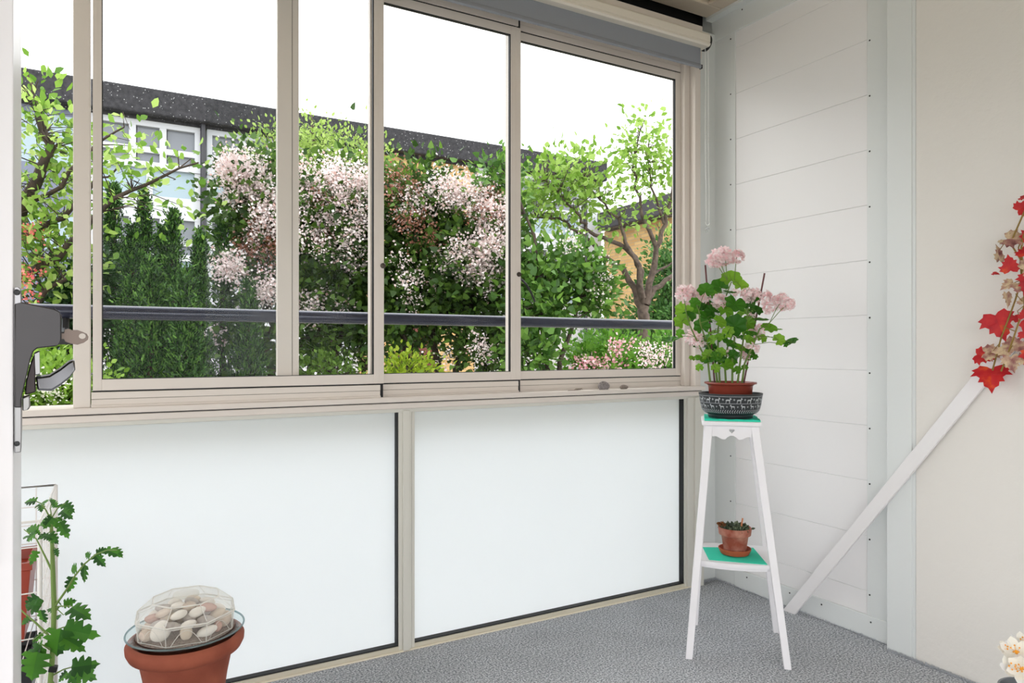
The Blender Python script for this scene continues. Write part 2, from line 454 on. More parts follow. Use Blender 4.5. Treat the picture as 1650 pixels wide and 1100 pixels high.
# stepped tracks
sx = [-0.064, 0.871, None, None]
TX1 = xY(618, 2.50); TX2 = xY(839, 2.53); TX3 = xY(1097, 2.56)
def track(x0, x1, y):
    m = MB()
    m.box(x0, x1, y, y + 0.02, 0.982, 1.003, ch=0.0012)
    m.box(x0, x1, y + 0.002, y + 0.02, 0.957, 0.981, ch=0.001)
    m.box(x0, x1, y - 0.004, y + 0.02, 0.955, 0.9635, ch=0.001)
    m.box(x0, x1, y, y + 0.02, 2.480, 2.505, ch=0.0012)
    m.box(x0, x1, y + 0.002, y + 0.02, 2.506, 2.54, ch=0.001)
    m.build('track', FRAME, wf)
track(-0.064, TX1 - 0.012, 2.50); track(TX1, TX2 - 0.01, 2.53); track(TX2, TX3, 2.56)
g = MB()
g.box(-0.06, TX1, 2.505, 2.56, 0.957, 1.006).box(TX1 - 0.01, TX2, 2.535, 2.60, 0.957, 1.006).box(TX2 - 0.01, TX3, 2.565, 2.62, 0.957, 1.006)
g.box(-0.06, TX1, 2.505, 2.56, 2.476, 2.54).box(TX1 - 0.01, TX2, 2.535, 2.60, 2.476, 2.54).box(TX2 - 0.01, TX3, 2.565, 2.62, 2.476, 2.54)
g.build('track_recess', BLACK, wf)
# uprights
m = MB()
m.box(-0.111, -0.066, 2.498, 2.56, 0.957, 2.62, ch=0.002)
m.build('post', FRAME, wf)
m = MB()
m.box(TX3, TX3 + 0.035, 2.535, 2.62, 0.957, 2.62, ch=0.0015)
m.box(TX3 + 0.036, 2.462, 2.500, 2.62, 0.957, 2.62, ch=0.002)
m.build('post', FRAME, wf)
# head beam
m = MB()
m.box(-3.2, 2.425, 2.45, 2.50, 2.60, 2.665, ch=0.002)
m.box(-3.2, 2.47, 2.50, 2.62, 2.54, 2.64, ch=0.002)
m.build('head_beam', FRAME, wf)

def sash(name, x0, x1, y, wl, wr, knob=None, gl=None):
    """sliding sash; x0..x1 outer width, wl / wr stile widths"""
    s = thing(name, None, None, ((x0 + x1) / 2, y, 1.0), kind='structure')
    zb, zt = 1.008, 2.474; rb = 0.034
    m = MB()
    if wl:
        m.box(x0, x0 + wl, y, y + 0.026, zb, zt, ch=0.0012)
        m.box(x0 + wl * 0.45, x0 + wl * 0.52, y - 0.001, y + 0.01, zb + 0.001, zt)
    m.box(x1 - wr, x1, y, y + 0.026, zb, zt, ch=0.0012)
    m.box(x1 - wr * 0.52, x1 - wr * 0.45, y - 0.001, y + 0.01, zb + 0.001, zt)
    m.box(x0 + wl, x1 - wr, y + 0.0005, y + 0.026, zb, zb + rb, ch=0.0012)
    m.box(x0 + wl, x1 - wr, y + 0.0005, y + 0.026, zt - rb, zt, ch=0.0012)
    m.build('frame', FRAME, s)
    gx0 = x0 + wl; gx1 = x1 - wr
    g = MB()
    g.box(gx1 - 0.0035, gx1, y + 0.003, y + 0.016, zb + rb, zt - rb)
    g.box(gx0, gx1, y + 0.003, y + 0.016, zb + rb - 0.001, zb + rb + 0.002)
    g.box(gx0, gx1, y + 0.003, y + 0.016, zt - rb - 0.003, zt - rb + 0.001)
    if wl: g.box(gx0, gx0 + 0.003, y + 0.003, y + 0.016, zb + rb, zt - rb)
    g.build('gasket', BLACK, s)
    MB().box(gx0 - 0.005, gx1 + 0.005, y + 0.014, y + 0.0155, zb + 0.02, zt - 0.02).build('pane', GLASS, s)
    if knob:
        kx, kz = knob
        M = Matrix.Rotation(PI / 2, 4, 'X')
        MB().lathe([(0.010, 0), (0.010, 0.004), (0.0085, 0.006), (0.004, 0.0065)], (kx, y, kz), 20, M).build('knob', mat('dark_knob', (78, 70, 64), 0.3, 0.8), s, smooth=40)
    return s
k1 = onY(617, 428, 2.5); k2 = onY(836, 442, 2.53)
w1 = sash('window_1', -0.060, TX1 + 0.002, 2.50, 0.024, TX1 - xY(602, 2.5), (k1.x, k1.z))
w2 = sash('window_2', TX1 - 0.042, TX2 + 0.001, 2.53, 0.042, TX2 - xY(823, 2.53), (k2.x, k2.z))
w3 = sash('window_3', TX2 - 0.042, TX3, 2.56, 0.04, TX3 - xY(1089, 2.56))
# sash parked behind the first one
bx0 = xY(447, 2.56); bx1 = xY(482, 2.56)
w4 = thing('window_4', None, None, (bx0, 2.56, 1.0), kind='structure')
m = MB()
m.box(bx0, bx0 + (bx1 - bx0) * 0.67, 2.56, 2.585, 1.008, 2.474, ch=0.0015)
m.box(bx0 + (bx1 - bx0) * 0.70, bx1, 2.563, 2.585, 1.008, 2.474, ch=0.0015)
m.box(xY(332, 2.56), bx0, 2.562, 2.585, 1.008, 1.036, ch=0.0012)
m.box(xY(332, 2.56), bx0, 2.562, 2.585, 2.446, 2.474, ch=0.0012)
m.build('frame', FRAME, w4)
MB().box(bx0 + (bx1 - bx0) * 0.665, bx0 + (bx1 - bx0) * 0.705, 2.564, 2.58, 1.008, 2.474).build('gasket', mat('grey_seal', (120, 112, 104), 0.6), w4)
MB().box(xY(332, 2.56), bx0 + 0.003, 2.572, 2.574, 1.03, 2.45).build('pane', glassmat('second_pane_glass', (0.93, 0.94, 0.94), base=0.004), w4)
# black pull strap on the outside of sash 2
pts = [onY(840, 450, 2.60), onY(848, 458, 2.62), onY(856, 472, 2.62), onY(862, 486, 2.61)]
MB().tube(pts, 0.005, 6).build('pull_strap', BLACK, w3, smooth=50)

# outdoor handrail
hr = thing('handrail', 'glossy dark navy tubular handrail running just outside the balcony windows', 'handrail', (1.2, 2.8, 1.262))
MB().tube([(-3, 2.8, 1.262), (6, 2.8, 1.262)], 0.0245, 24).build('tube', mat('navy_gloss', (52, 55, 72), 0.16, 0.35, spec=0.8), hr, smooth=50)
for x in (-0.145, 2.80):
    MB().tube([(x, 2.60, 1.17), (x, 2.70, 1.175), (x, 2.78, 1.20), (x, 2.80, 1.24)], 0.011, 8).box(x - 0.02, x + 0.06, 2.562, 2.61, 1.15, 1.19, ch=0.003).build('bracket', mat('bracket_black', (24, 24, 28), 0.5), hr, smooth=40)

# roller blind -------------------------------------------------------------
rb = thing('roller_blind', 'grey fabric roller blind in a cream cassette across the window head', 'blind', (0.8, 2.40, 2.55))
prof = [(2.38, 2.545), (2.383, 2.541), (2.386, 2.549), (2.379, 2.553), (2.379, 2.592), (2.384, 2.598), (2.448, 2.598), (2.448, 2.541)]
def xprism(prof, x0, x1):
    M = Matrix(((0, 0, 1, x0), (1, 0, 0, 0), (0, 1, 0, 0), (0, 0, 0, 1)))
    return MB().prism([prof], x1 - x0, M)
prof = [(2.384, 2.540), (2.376, 2.546), (2.376, 2.553), (2.381, 2.556), (2.377, 2.560), (2.377, 2.590), (2.384, 2.600), (2.448, 2.600), (2.448, 2.540)]
xprism(prof, -3.1, 2.402).build('cassette', mat('cream_cassette', (226, 219, 206), 0.42), rb)
m = MB(); 
m.tube([(2.402, 2.412, 2.568), (2.411, 2.412, 2.568)], 0.038, 28)
m.build('end_plug', BLACK, rb, smooth=40)
# fabric with a rolled hem
fb = MB()
nz = 14; prof = []
zt, zb = 2.556, 2.455
for i in range(nz + 1): prof.append((2.418, zt + (zb - zt) * i / nz))
hem = [(2.418 + 0.007 * math.sin(a), 2.455 - 0.008 * (1 - math.cos(a))) for a in np.linspace(0, PI, 8)]
ring = [(2.4165, zt), (2.4165, zb + 0.012), (2.411, zb + 0.004), (2.410, zb - 0.006), (2.4165, zb - 0.012), (2.424, zb - 0.006), (2.423, zb + 0.004), (2.4185, zb + 0.012), (2.4185, zt)]
xprism(ring, -3.1, 2.379).build('fabric', mat('grey_blind_fabric', (142, 146, 154), 0.8, bump=0.05, bscale=300, var=0.04), rb, smooth=30)
MB().box(2.3795, 2.386, 2.410, 2.426, 2.444, 2.462, ch=0.001).build('hem_cap', BLACK, rb)
ch = MB()
za, zb2 = 2.545, onY(1141, 360, 2.41).z
n = int((za - zb2) / 0.0068)
for k in range(n):
    f = k / n
    for sx_, y in ((0, 2.400), (1, 2.405)):
        x = 2.391 + sx_ * 0.024 + 0.006 * f * 1.0 + 0.0015 * math.sin(f * 9)
        ch.ball((x, y, za - k * 0.0068), 0.0024, n=6, m=4)
for a in np.linspace(0, PI, 7):
    ch.ball((2.409 + 0.012 * math.cos(a), 2.402, zb2 - 0.010 * math.sin(a)), 0.0024, n=6, m=4)
ch.tube([(2.394, 2.400, za + 0.01), (2.397, 2.400, zb2)], 0.0007, 4).tube([(2.418, 2.405, za + 0.01), (2.421, 2.405, zb2)], 0.0007, 4)
ch.build('bead_chain', mat('white_beads', (238, 238, 236), 0.4), rb, smooth=60)
m = MB(); m.tube([(2.409, 2.402, zb2 - 0.013), (2.409, 2.404, zb2 - 0.03)], 0.004, 10).tube([(2.409, 2.402, zb2 - 0.03), (2.405, 2.402, zb2 - 0.045)], 0.003, 8)
m.box(2.402, 2.416, 2.398, 2.412, zb2 - 0.03, zb2 - 0.024, ch=0.001)
m.build('chain_weight', glassmat('clear_fitting', (0.8, 0.82, 0.82), haze=0.3), rb, smooth=40)

# sill pebbles
def pebble_mesh(name, seed, sx, sy, sz, m):
    rr = random.Random(seed); b = MB().ball((0, 0, 0), 1, 1, 1, 1, n=16, m=12)
    a1, a2, a3 = [rr.uniform(0, 6) for _ in range(3)]
    b.v = [(x * sx * (1 + .09 * math.sin(2 * y + a1)), y * sy * (1 + .09 * math.sin(2 * x + a2)), zz * sz * (1 + .1 * math.sin(1.7 * x + a3))) for x, y, zz in b.v]
    return b.build(name, m, smooth=80, weld=True)
PEBG = mat('grey_stone', (112, 104, 102), 0.7, vscale=160, col2=(150, 142, 140))
for (u, w, h, lab, mm) in ((973, 0.030, 0.021, 'speckled dark grey pebble, larger of two on the right end of the window sill', PEBG),
                           (1005, 0.022, 0.011, 'small flat brown pebble on the sill beside the larger dark pebble', mat('brown_stone', (140, 126, 116), 0.7, var=0.3, vscale=120))):
    p = onY(u, 624, 2.489)
    o = pebble_mesh('pebble', int(u), w, 0.011, h, mm); o.location = (p.x, 2.4885, 0.957 + h * 0.72); tag(o, lab, 'pebble', 'pebbles on the window sill')
p = onY(929, 627, 2.487)
m = MB()
m.tube([(p.x - 0.045, 2.487, 0.9585), (p.x - 0.01, 2.486, 0.959), (p.x + 0.015, 2.487, 0.960)], 0.0012, 5)
for i in range(5):
    a = -0.01 + i * 0.007; m.tube([(p.x + a, 2.487, 0.959), (p.x + a + 0.006, 2.484, 0.967), (p.x + a + 0.010, 2.482, 0.960)], 0.0011, 5)
o = m.build('dry_twig', mat('dry_brown', (110, 92, 80), 0.9), smooth=50); tag(o, 'tiny dry brown twig lying on the window sill left of the pebbles', 'twig')

# ================================================================== DOOR with rim lock
fx, fz = -0.583, 0.82             # near corner of the face, camera-plane coordinates (right, forward)
def c2w(x, z): return (x * CA + z * SA, -x * SA + z * CA)
ex, ez = -0.564, 0.825            # along the door, away
nx, nz_ = 0.825, 0.564            # out of the door's face
A = c2w(fx, fz); Ed = c2w(ex, ez); Nd = c2w(nx, nz_)
DM = Matrix(((Nd[0], Ed[0], 0, A[0]), (Nd[1], Ed[1], 0, A[1]), (0, 0, 1, 0), (0, 0, 0, 1)))   # local: x=out of face, y=along the door, z=up
def dp(u, v, y=0.0):
    k = (u - 825) / 1130
    X0 = fx + ex * y; Z0 = fz + ez * y
    s = (k * Z0 - X0) / (nx - nz_ * k); h = EYE + (562 - v) / 1130 * (Z0 + nz_ * s)
    return s, h
door = thing('door_1', None, None, (A[0], A[1], 0), kind='structure')
DW = mat('door_white', (232, 229, 232), 0.35)
m = MB()
m.box(-0.022, 0.0, 0, 0.70, 0.008, 2.35, DM, ch=0.0015)
m.box(-0.060, -0.0215, 0.006, 0.70, 0.008, 2.35, DM, ch=0.0015)
m.build('panel', DW, door)
MB().box(-0.060, -0.0225, -0.006, 0.006, 0.012, 2.33, DM, ch=0.002).build('weather_seal', mat('seal_grey', (176, 172, 170), 0.6), door)
s0, h0 = dp(7, 803); _, h1 = dp(7, 908)
MB().box(-0.058, -0.021, -0.012, 0.0, h1, h0, DM, ch=0.003).build('keeper', mat('keeper_white', (236, 236, 238), 0.35), door)
def dprism(pix, y0, y1, mt, name, ref=0.0, bevel=0.0015, holes=()):
    P2 = [dp(u, v, ref) for u, v in pix]
    H2 = [[dp(u, v, ref) for u, v in h] for h in holes]
    M = DM @ Matrix(((1, 0, 0, 0), (0, 0, 1, y0), (0, 1, 0, 0), (0, 0, 0, 1)))
    return MB().prism([P2] + H2, y1 - y0, M).build(name, mt, door if name != 'key' else None, bevel=bevel, smooth=30)
# back plate with round top, on the face
dprism([(22, 463), (30, 462), (34, 466), (35, 489), (35, 700), (34, 728), (23, 729)], -0.003, 0.05, mat('plate_steel', (158, 157, 160), 0.33, 0.85), 'lock_plate', bevel=0.001)
dprism([(23, 490), (36, 487), (60, 492), (88, 498), (96, 502), (99, 510), (99, 548), (95, 555), (88, 558), (60, 561), (54, 566), (49, 580), (42, 610), (35, 640), (35, 656), (23, 656)], -0.006, 0.045, GREYMET, 'lock_body', bevel=0.006)
dprism([(55, 568), (64, 564), (65, 604), (57, 606)], 0.010, 0.030, CHROME, 'handle_stem')
dprism([(36, 640), (48, 636), (49, 655), (46, 660), (36, 662)], 0.0, 0.02, CHROME, 'lock_foot')
dprism([(42, 612), (50, 582), (56, 570), (58, 632), (40, 637)], 0.008, 0.03, mat('shadow_steel', (60, 52, 54), 0.4, 0.6), 'recess_shade')  # dark solid that paints the shade inside the lock's recess
# lever: tapered, bent
lv = MB()
sec = [((57, 606), (61, 631)), ((80, 603), (84, 632)), ((98, 592), (98, 623)), ((112, 581), (113, 611)), ((121, 577), (122, 598))]
vs = []; 
for (a, b) in sec:
    sa, ha = dp(*a); sb, hb = dp(*b)
    yy = 0.012
    for (s_, h_, y_) in ((sa, ha, yy + 0.014), (sa, ha - 0.002, yy - 0.002), (sb, hb + 0.002, yy - 0.006), (sb, hb, yy + 0.014)):
        vs.append(DM @ Vector((s_, y_, h_)))
fs = []
for i in range(len(sec) - 1):
    for j in range(4): fs.append((i * 4 + j, i * 4 + (j + 1) % 4, (i + 1) * 4 + (j + 1) % 4, (i + 1) * 4 + j))
fs += [(0, 1, 2, 3), (16, 17, 18, 19)]
lv.add(vs, fs).build('lever', mat('lever_chrome', (128, 128, 132), 0.26, 1.0), door, bevel=0.002, smooth=30)
for v, r in ((471, 0.0035), (714, 0.003)):
    s_, h_ = dp(28, v)
    MB().lathe([(r, 0), (r, 0.0015), (r * .4, 0.002)], DM @ Vector((s_, -0.003, h_)), 12, Matrix.Rotation(-YAW, 4, 'Z') @ Matrix.Rotation(PI / 2, 4, 'X')).build('screw', SCREW, door, smooth=40)
hole = [(134 + 6 * math.cos(a) * 1.0, 541 + 4.6 * math.sin(a)) for a in np.linspace(0, 2 * PI, 12, endpoint=False)]
key = dprism([(93, 537), (104, 536), (105, 530), (113, 529), (116, 531), (126, 531), (134, 534), (141, 537), (144, 542), (143, 547), (136, 552), (126, 555), (114, 553), (106, 550), (104, 546), (93, 545)],
             0.016, 0.020, BRASSK, 'key', bevel=0.0006, holes=(hole,))
tag(key, 'tarnished metal key sticking out of the grey door lock', 'key')

# ================================================================== PLANT STAND
Cx, Cy = 2.073, 1.925
ang = math.radians(-43.8)
st = thing('plant_stand', 'tall white painted wooden plant stand with splayed legs and low shelf', 'plant stand', (Cx, Cy, 0))
ST = Matrix.Translation((Cx, Cy, 0)) @ Matrix.Rotation(ang, 4, 'Z')   # local -y faces the camera
TOP = 0.867
TX = -0.016      # the top sits a little left of the feet's centre
TCx, TCy = Cx + TX * math.cos(ang), Cy + TX * math.sin(ang)
for sx_ in (-1, 1):
    for sy_ in (-1, 1):
        bot = Vector((sx_ * 0.170 + (0.022 if sx_ < 0 < sy_ else 0), sy_ * 0.166, 0)); top = Vector((TX + sx_ * 0.082, sy_ * 0.080, TOP - 0.018))
        w = 0.0135; vs = []
        for p, ww in ((bot, 0.0125), (top, 0.0145)):
            for dx, dy in ((-1, -1), (1, -1), (1, 1), (-1, 1)): vs.append(ST @ (p + Vector((dx * ww, dy * ww, 0))))
        MB().add(vs, [(0, 1, 2, 3), (4, 5, 6, 7), (0, 1, 5, 4), (1, 2, 6, 5), (2, 3, 7, 6), (3, 0, 4, 7)]).build('leg', WOODW, st, bevel=0.0025)
MB().box(TX - 0.107, TX + 0.107, -0.107, 0.107, TOP - 0.018, TOP, ST, ch=0.005).build('top', WOODW, st)
def arc(x0, x1, y0, y1, n=6): return [(x0 + (x1 - x0) * i / n, y0 + (y1 - y0) * (0.5 - 0.5 * math.cos(PI * i / n))) for i in range(n + 1)]
half = arc(0.070, 0.046, -0.040, -0.040)[:1] + arc(0.060, 0.030, -0.039, -0.050) + arc(0.026, 0.012, -0.050, -0.040) + [(0.006, -0.036)]
outl = [(-0.072, 0.0)] + [(-x, y) for x, y in half] + half[::-1] + [(0.072, 0.0)]
heart = []
for i in range(20):
    t = 2 * PI * i / 20
    heart.append((0.0075 / 12 * 12 * (math.sin(t) ** 3) * 1.35, -0.018 + 0.009 * (13 * math.cos(t) - 5 * math.cos(2 * t) - 2 * math.cos(3 * t) - math.cos(4 * t)) / 16))
for r_ in (0, 1, 2, 3):
    M = ST @ Matrix.Translation((TX, 0, 0)) @ Matrix.Rotation(r_ * PI / 2, 4, 'Z') @ Matrix(((1, 0, 0, 0), (0, 0, 1, -0.094), (0, 1, 0, TOP - 0.018), (0, 0, 0, 1)))
    MB().prism([outl, heart] if r_ % 2 == 0 else [outl], 0.008, M).build('apron', WOODW, st)
# shelf with bowed front and back
SH = 0.352
pts = []
for i in range(13):
    x = -0.130 + 0.26 * i / 12; pts.append((x, -0.128 - 0.022 * (1 - (x / 0.130) ** 2)))
for i in range(13):
    x = 0.130 - 0.26 * i / 12; pts.append((x, 0.128 - 0.0 * (1 - (x / 0.130) ** 2)))
MB().prism([pts], 0.014, ST @ Matrix.Translation((0, 0, SH - 0.014))).build('shelf', WOODW, st, bevel=0.002)
MB().prism([[(x * 0.97, y * 0.95 + 0.004) for x, y in pts]], 0.012, ST @ Matrix.Translation((0, 0, SH - 0.0262))).build('shelf_rail', WOODW, st, bevel=0.002)

def napkin(name, corners, z, lab, th=0.002, wav=0.0):
    # corners in stand-local coordinates; a thin folded cloth with depth
    n = 14; vs = []; fs = []
    a, b, c, d = [Vector((x, y, 0)) for x, y in corners]
    for top in (0, 1):
        for i in range(n + 1):
            for j in range(n + 1):
                p = a.lerp(b, i / n).lerp(d.lerp(c, i / n), j / n)
                e = min(j, n - j, i, n - i) == 0
                p.z = z + (th if top else 0.0003) + (wav * (0.5 + 0.5 * math.sin(i * 1.7 + j)) if e and top else 0)
                vs.append(ST @ p)
    N = (n + 1) ** 2
    for i in range(n):
        for j in range(n):
            q = (i * (n + 1) + j, (i + 1) * (n + 1) + j, (i + 1) * (n + 1) + j + 1, i * (n + 1) + j + 1)
            fs.append(q[::-1]); fs.append(tuple(k + N for k in q))
    rim = [j for j in range(n + 1)] + [i * (n + 1) + n for i in range(1, n + 1)] + [n * (n + 1) + j for j in range(n - 1, -1, -1)] + [i * (n + 1) for i in range(n - 1, 0, -1)]
    for k in range(len(rim)): a_, b_ = rim[k], rim[(k + 1) % len(rim)]; fs.append((a_, b_, b_ + N, a_ + N))
    o = MB().add(vs, fs).build(name, TEAL, smooth=40); tag(o, lab, 'napkin', 'teal napkins on the plant stand'); return o
napkin('napkin', [(-0.114, -0.101), (0.085, -0.102), (0.082, 0.098), (-0.112, 0.09)], TOP, 'teal paper napkin under the patterned bowl on top of the stand', 0.006, 0.003)
napkin('napkin', [(-0.098, -0.118), (0.106, -0.128), (0.075, 0.085), (-0.118, 0.045)], SH, 'teal paper napkin on the low shelf under the small clay pot')

# patterned bowl -----------------------------------------------------------
ZB = TOP + 0.0068
bowl = thing('planter_bowl', 'black bowl with white deer frieze holding the geranium pot', 'bowl', (TCx, TCy, ZB))
RB = [(0.080, 0), (0.083, 0.003), (0.084, 0.013), (0.098, 0.020), (0.106, 0.030), (0.112, 0.052), (0.1165, 0.083), (0.1185, 0.090), (0.1185, 0.094), (0.114, 0.094), (0.110, 0.083), (0.102, 0.035), (0.080, 0.014), (0.0, 0.013)]
BK = mat('black_glazed_clay', (42, 46, 50), 0.45, var=0.3, vscale=30)
MB().lathe(RB, (TCx, TCy, ZB), 64).build('body', BK, bowl, smooth=40)
def rad_at(z):
    for (r0, z0), (r1, z1) in zip(RB, RB[1:9]):
        if z0 <= z <= z1: return r0 + (r1 - r0) * (z - z0) / max(1e-9, z1 - z0)
    return 0.118
def wrapped(mb, loop, a0, zc, sc, flip=1):
    """flat silhouette wrapped on the bowl as a thin raised glaze"""
    L = [Vector((x * sc * flip, y * sc, 0)) for x, y in loop]
    tr_ = tessellate_polygon([L]); vs = []
    for off in (0.0007, -0.0004):
        for p in L:
            z_ = zc + p.y; r = rad_at(z_) + off; a = a0 + p.x / 0.113
            vs.append((TCx + r * math.cos(a), TCy + r * math.sin(a), ZB + z_))
    k = len(L)
    fs = [tuple(t) for t in tr_] + [(j, (j + 1) % k, (j + 1) % k + k, j + k) for j in range(k)]
    mb.add(vs, fs)
DEER = [(-1.0, -1.0), (-.85, -1.0), (-.7, -.3), (-.55, -.15), (.2, -.15), (.25, -1.0), (.4, -1.0), (.48, -.2), (.62, .25), (.95, .35), (.98, .55), (.72, .62), (.85, .95), (.72, .95), (.58, .7), (.45, .95), (.35, .9), (.5, .55), (.3, .3), (-.3, .32), (-.75, .3), (-.95, .0), (-.85, -.4)]
STAR = [(0, 1), (.25, .25), (1, 0), (.25, -.25), (0, -1), (-.25, -.25), (-1, 0), (-.25, .25)]
pt = MB()
for k in range(18):
    a = 2 * PI * k / 18
    wrapped(pt, DEER, a, 0.0715, 0.0105); wrapped(pt, STAR, a + PI / 18, 0.074, 0.0048)
    wrapped(pt, DEER, a + 0.12, 0.0475, 0.0092, -1); wrapped(pt, STAR, a + 0.12 + PI / 18, 0.0475, 0.0040)
for k in range(76):
    a = 2 * PI * k / 76
    wrapped(pt, [(-1, -1), (-.3, -1), (1, 1), (.3, 1)], a, 0.0315, 0.0036)
    wrapped(pt, [(-1, -1), (-.3, -1), (1, 1), (.3, 1)], a, 0.0245, 0.0030, -1)
for z_ in (0.0595, 0.0855):
    for k in range(60):
        a = 2 * PI * k / 60; wrapped(pt, [(-1, -.1), (1, -.1), (1, .1), (-1, .1)], a, z_, 0.0062)
pt.build('painted_frieze', mat('white_glaze', (188, 192, 194), 0.5, var=0.2, vscale=80), bowl)

# geranium -----------------------------------------------------------------
ZP = ZB + 0.0155
ger = thing('potted_geranium', 'pink flowering geranium in a red-brown plastic pot on the tall white stand', 'potted plant', (TCx, TCy, ZP))
PR = [(0.068, 0), (0.078, 0.105), (0.084, 0.107), (0.088, 0.112), (0.096, 0.1135), (0.0975, 0.1165), (0.096, 0.1195), (0.088, 0.120), (0.084, 0.116), (0.080, 0.104), (0.0, 0.102)]
PR = [(0.070, 0), (0.083, 0.106), (0.088, 0.111), (0.0965, 0.1135), (0.0975, 0.117), (0.096, 0.120), (0.088, 0.120), (0.083, 0.112), (0.080, 0.104)]
MB().lathe(PR + [(0.001, 0.104)], (TCx, TCy, ZP), 56).build('pot', BROWNPOT, ger, smooth=40)
m = MB(); n = 24
for i in range(5): pass
m.lathe([(0.0805, 0.104), (0.07, 0.109), (0.04, 0.113), (0.001, 0.111)], (TCx, TCy, ZP), 30).build('soil', SOIL, ger, smooth=60)
GT = 2.696   # depth of the plant's centre
def G(u, v, d=0.0): return at(u, v, GT + d)
GL = [(1178, 448, 15), (1194, 460, 12), (1159, 461, 14), (1137, 467, 12), (1150, 474, 8), (1134, 490, 15), (1102, 499, 13), (1099, 517, 12), (1118, 502, 13), (1080, 547, 13), (1096, 537, 7),
      (1131, 525, 12), (1185, 489, 16), (1207, 486, 15), (1184, 524, 17), (1160, 518, 11), (1224, 514, 13), (1239, 528, 12), (1253, 530, 7), (1255, 547, 9), (1275, 550, 10), (1265, 554, 5),
      (1128, 557, 11), (1143, 580, 11), (1169, 586, 13), (1178, 554, 10), (1115, 577, 5), (1127, 592, 6), (1128, 578, 9), (1164, 545, 8), (1207, 547, 9), (1192, 560, 9), (1148, 500, 11), (1110, 510, 10),
      (1170, 500, 11), (1200, 503, 12), (1218, 500, 10), (1150, 535, 9), (1196, 530, 10), (1160, 570, 9), (1183, 575, 10), (1135, 545, 10), (1205, 520, 11), (1228, 545, 7), (1176, 470, 10), (1120, 488, 9),
      (1146, 560, 9), (1173, 535, 10), (1140, 510, 12), (1215, 575, 6), (1200, 592, 5), (1188, 596, 7), (1153, 593, 7)]
GF = [(1157, 417, 15), (1168, 413, 15), (1149, 420, 11), (1187, 414, 11), (1104, 474, 15), (1113, 477, 13), (1099, 466, 8), (1133, 476, 11), (1160, 486, 12), (1168, 489, 9), (1205, 475, 12), (1217, 476, 11), (1231, 479, 11), (1258, 487, 13), (1270, 490, 10),
      (1220, 534, 12), (1212, 531, 8), (1117, 544, 13), (1126, 549, 11), (1202, 570, 11), (1216, 564, 9), (1237, 498, 9), (1187, 537, 6), (1176, 568, 7), (1185, 471, 7), (1210, 509, 8), (1207, 556, 7)]
stems = MB(); base = Vector((TCx, TCy, ZP + 0.108))
mains = []
for (bx, by, path) in ((1145, 608, [(1141, 585), (1128, 560), (1112, 525), (1106, 505)]), (1156, 608, [(1152, 580), (1138, 550), (1128, 520), (1126, 500)]),
                       (1160, 608, [(1157, 570), (1157, 530), (1165, 490), (1178, 455)]), (1180, 608, [(1180, 575), (1184, 540), (1180, 500), (1178, 475)]),
                       (1188, 608, [(1193, 580), (1198, 545), (1204, 510), (1206, 490)]), (1195, 608, [(1200, 585), (1214, 555), (1224, 530), (1240, 520)]), (1170, 608, [(1168, 590), (1172, 560), (1188, 520), (1200, 500)])):
    d0 = random.uniform(-0.03, 0.03); d1 = random.uniform(-0.07, 0.07)
    P = [G(bx, by, d0)]; P[0].z = ZP + 0.106
    for i, (u, v) in enumerate(path): P.append(G(u, v, d0 + (d1 - d0) * (i + 1) / len(path)))
    stems.tube(P, 0.0042, 7, r2=0.0022); mains.append(P)
def nearest(p):
    c = [q.lerp(P[i + 1], f) for P in mains for i, q in enumerate(P[:-1]) for f in (0, .5)] + [P[-1] for P in mains]
    c = [q for q in c if q.z < p.z + 0.02] or c
    return min(c, key=lambda q: (q - p).length)
def gleaf(mb, c, r, nrm, up):
    """round, scalloped, pleated leaf"""
    nrm = nrm.normalized(); up = (up - nrm * up.dot(nrm)).normalized(); sd = up.cross(nrm)
    K = 35; vs = [c - nrm * r * 0.16]; fs = []
    for ring_, rr in enumerate((0.4, 0.75, 1.0)):
        for j in range(K):
            t = 2 * PI * j / K
            notch = 1 - 0.75 * math.exp(-((min(t, 2 * PI - t)) / 0.28) ** 2) * rr
            lobe = 1 + 0.10 * rr * math.cos(7 * t + PI) + 0.03 * (j % 2) * (ring_ == 2)
            q = r * rr * notch * lobe
            hgt = (0.22 * rr * rr - 0.16 + 0.05 * math.cos(7 * t) * rr) * r
            vs.append(c - up * (math.cos(t) * q) + sd * (math.sin(t) * q) + nrm * hgt)
    for j in range(K): fs.append((0, 1 + j, 1 + (j + 1) % K))
    for g_ in (0, 1):
        for j in range(K): a = 1 + g_ * K + j; b = 1 + g_ * K + (j + 1) % K; fs.append((a, a + K, b + K, b))
    mb.add(vs, fs)
GL += [(random.uniform(1138, 1212), random.uniform(535, 590), random.uniform(6, 10)) for _ in range(16)]
gl = MB(); toC = Vector((-0.70, -0.66, 0.25))
for (u, v, r) in GL:
    d = random.uniform(-0.09, 0.07); p = G(u, v, d); R = r * (GT + d) / 1130 * 1.08
    nrm = toC + Vector((random.uniform(-.7, .7), random.uniform(-.7, .7), random.uniform(0, .9)))
    s_ = nearest(p)
    gleaf(gl, p, R, nrm, (p - s_) * 0.5 + Vector((random.uniform(-.02, .02), random.uniform(-.02, .02), 0.03)))
    mid = s_.lerp(p, 0.5) + Vector((0, 0, 0.008)); stems.tube([s_, mid, p - nrm.normalized() * R * 0.15], 0.0012, 5)
gl.build('foliage', leafmat('geranium_green', [(38, 84, 24), (66, 126, 32), (142, 190, 58), (84, 150, 38), (50, 104, 28)], 0.45, 0.45), ger, smooth=70)
PINK = leafmat('geranium_pink', [(255, 236, 237), (255, 250, 249), (254, 218, 222), (255, 242, 242)], 0.5, 0.6)
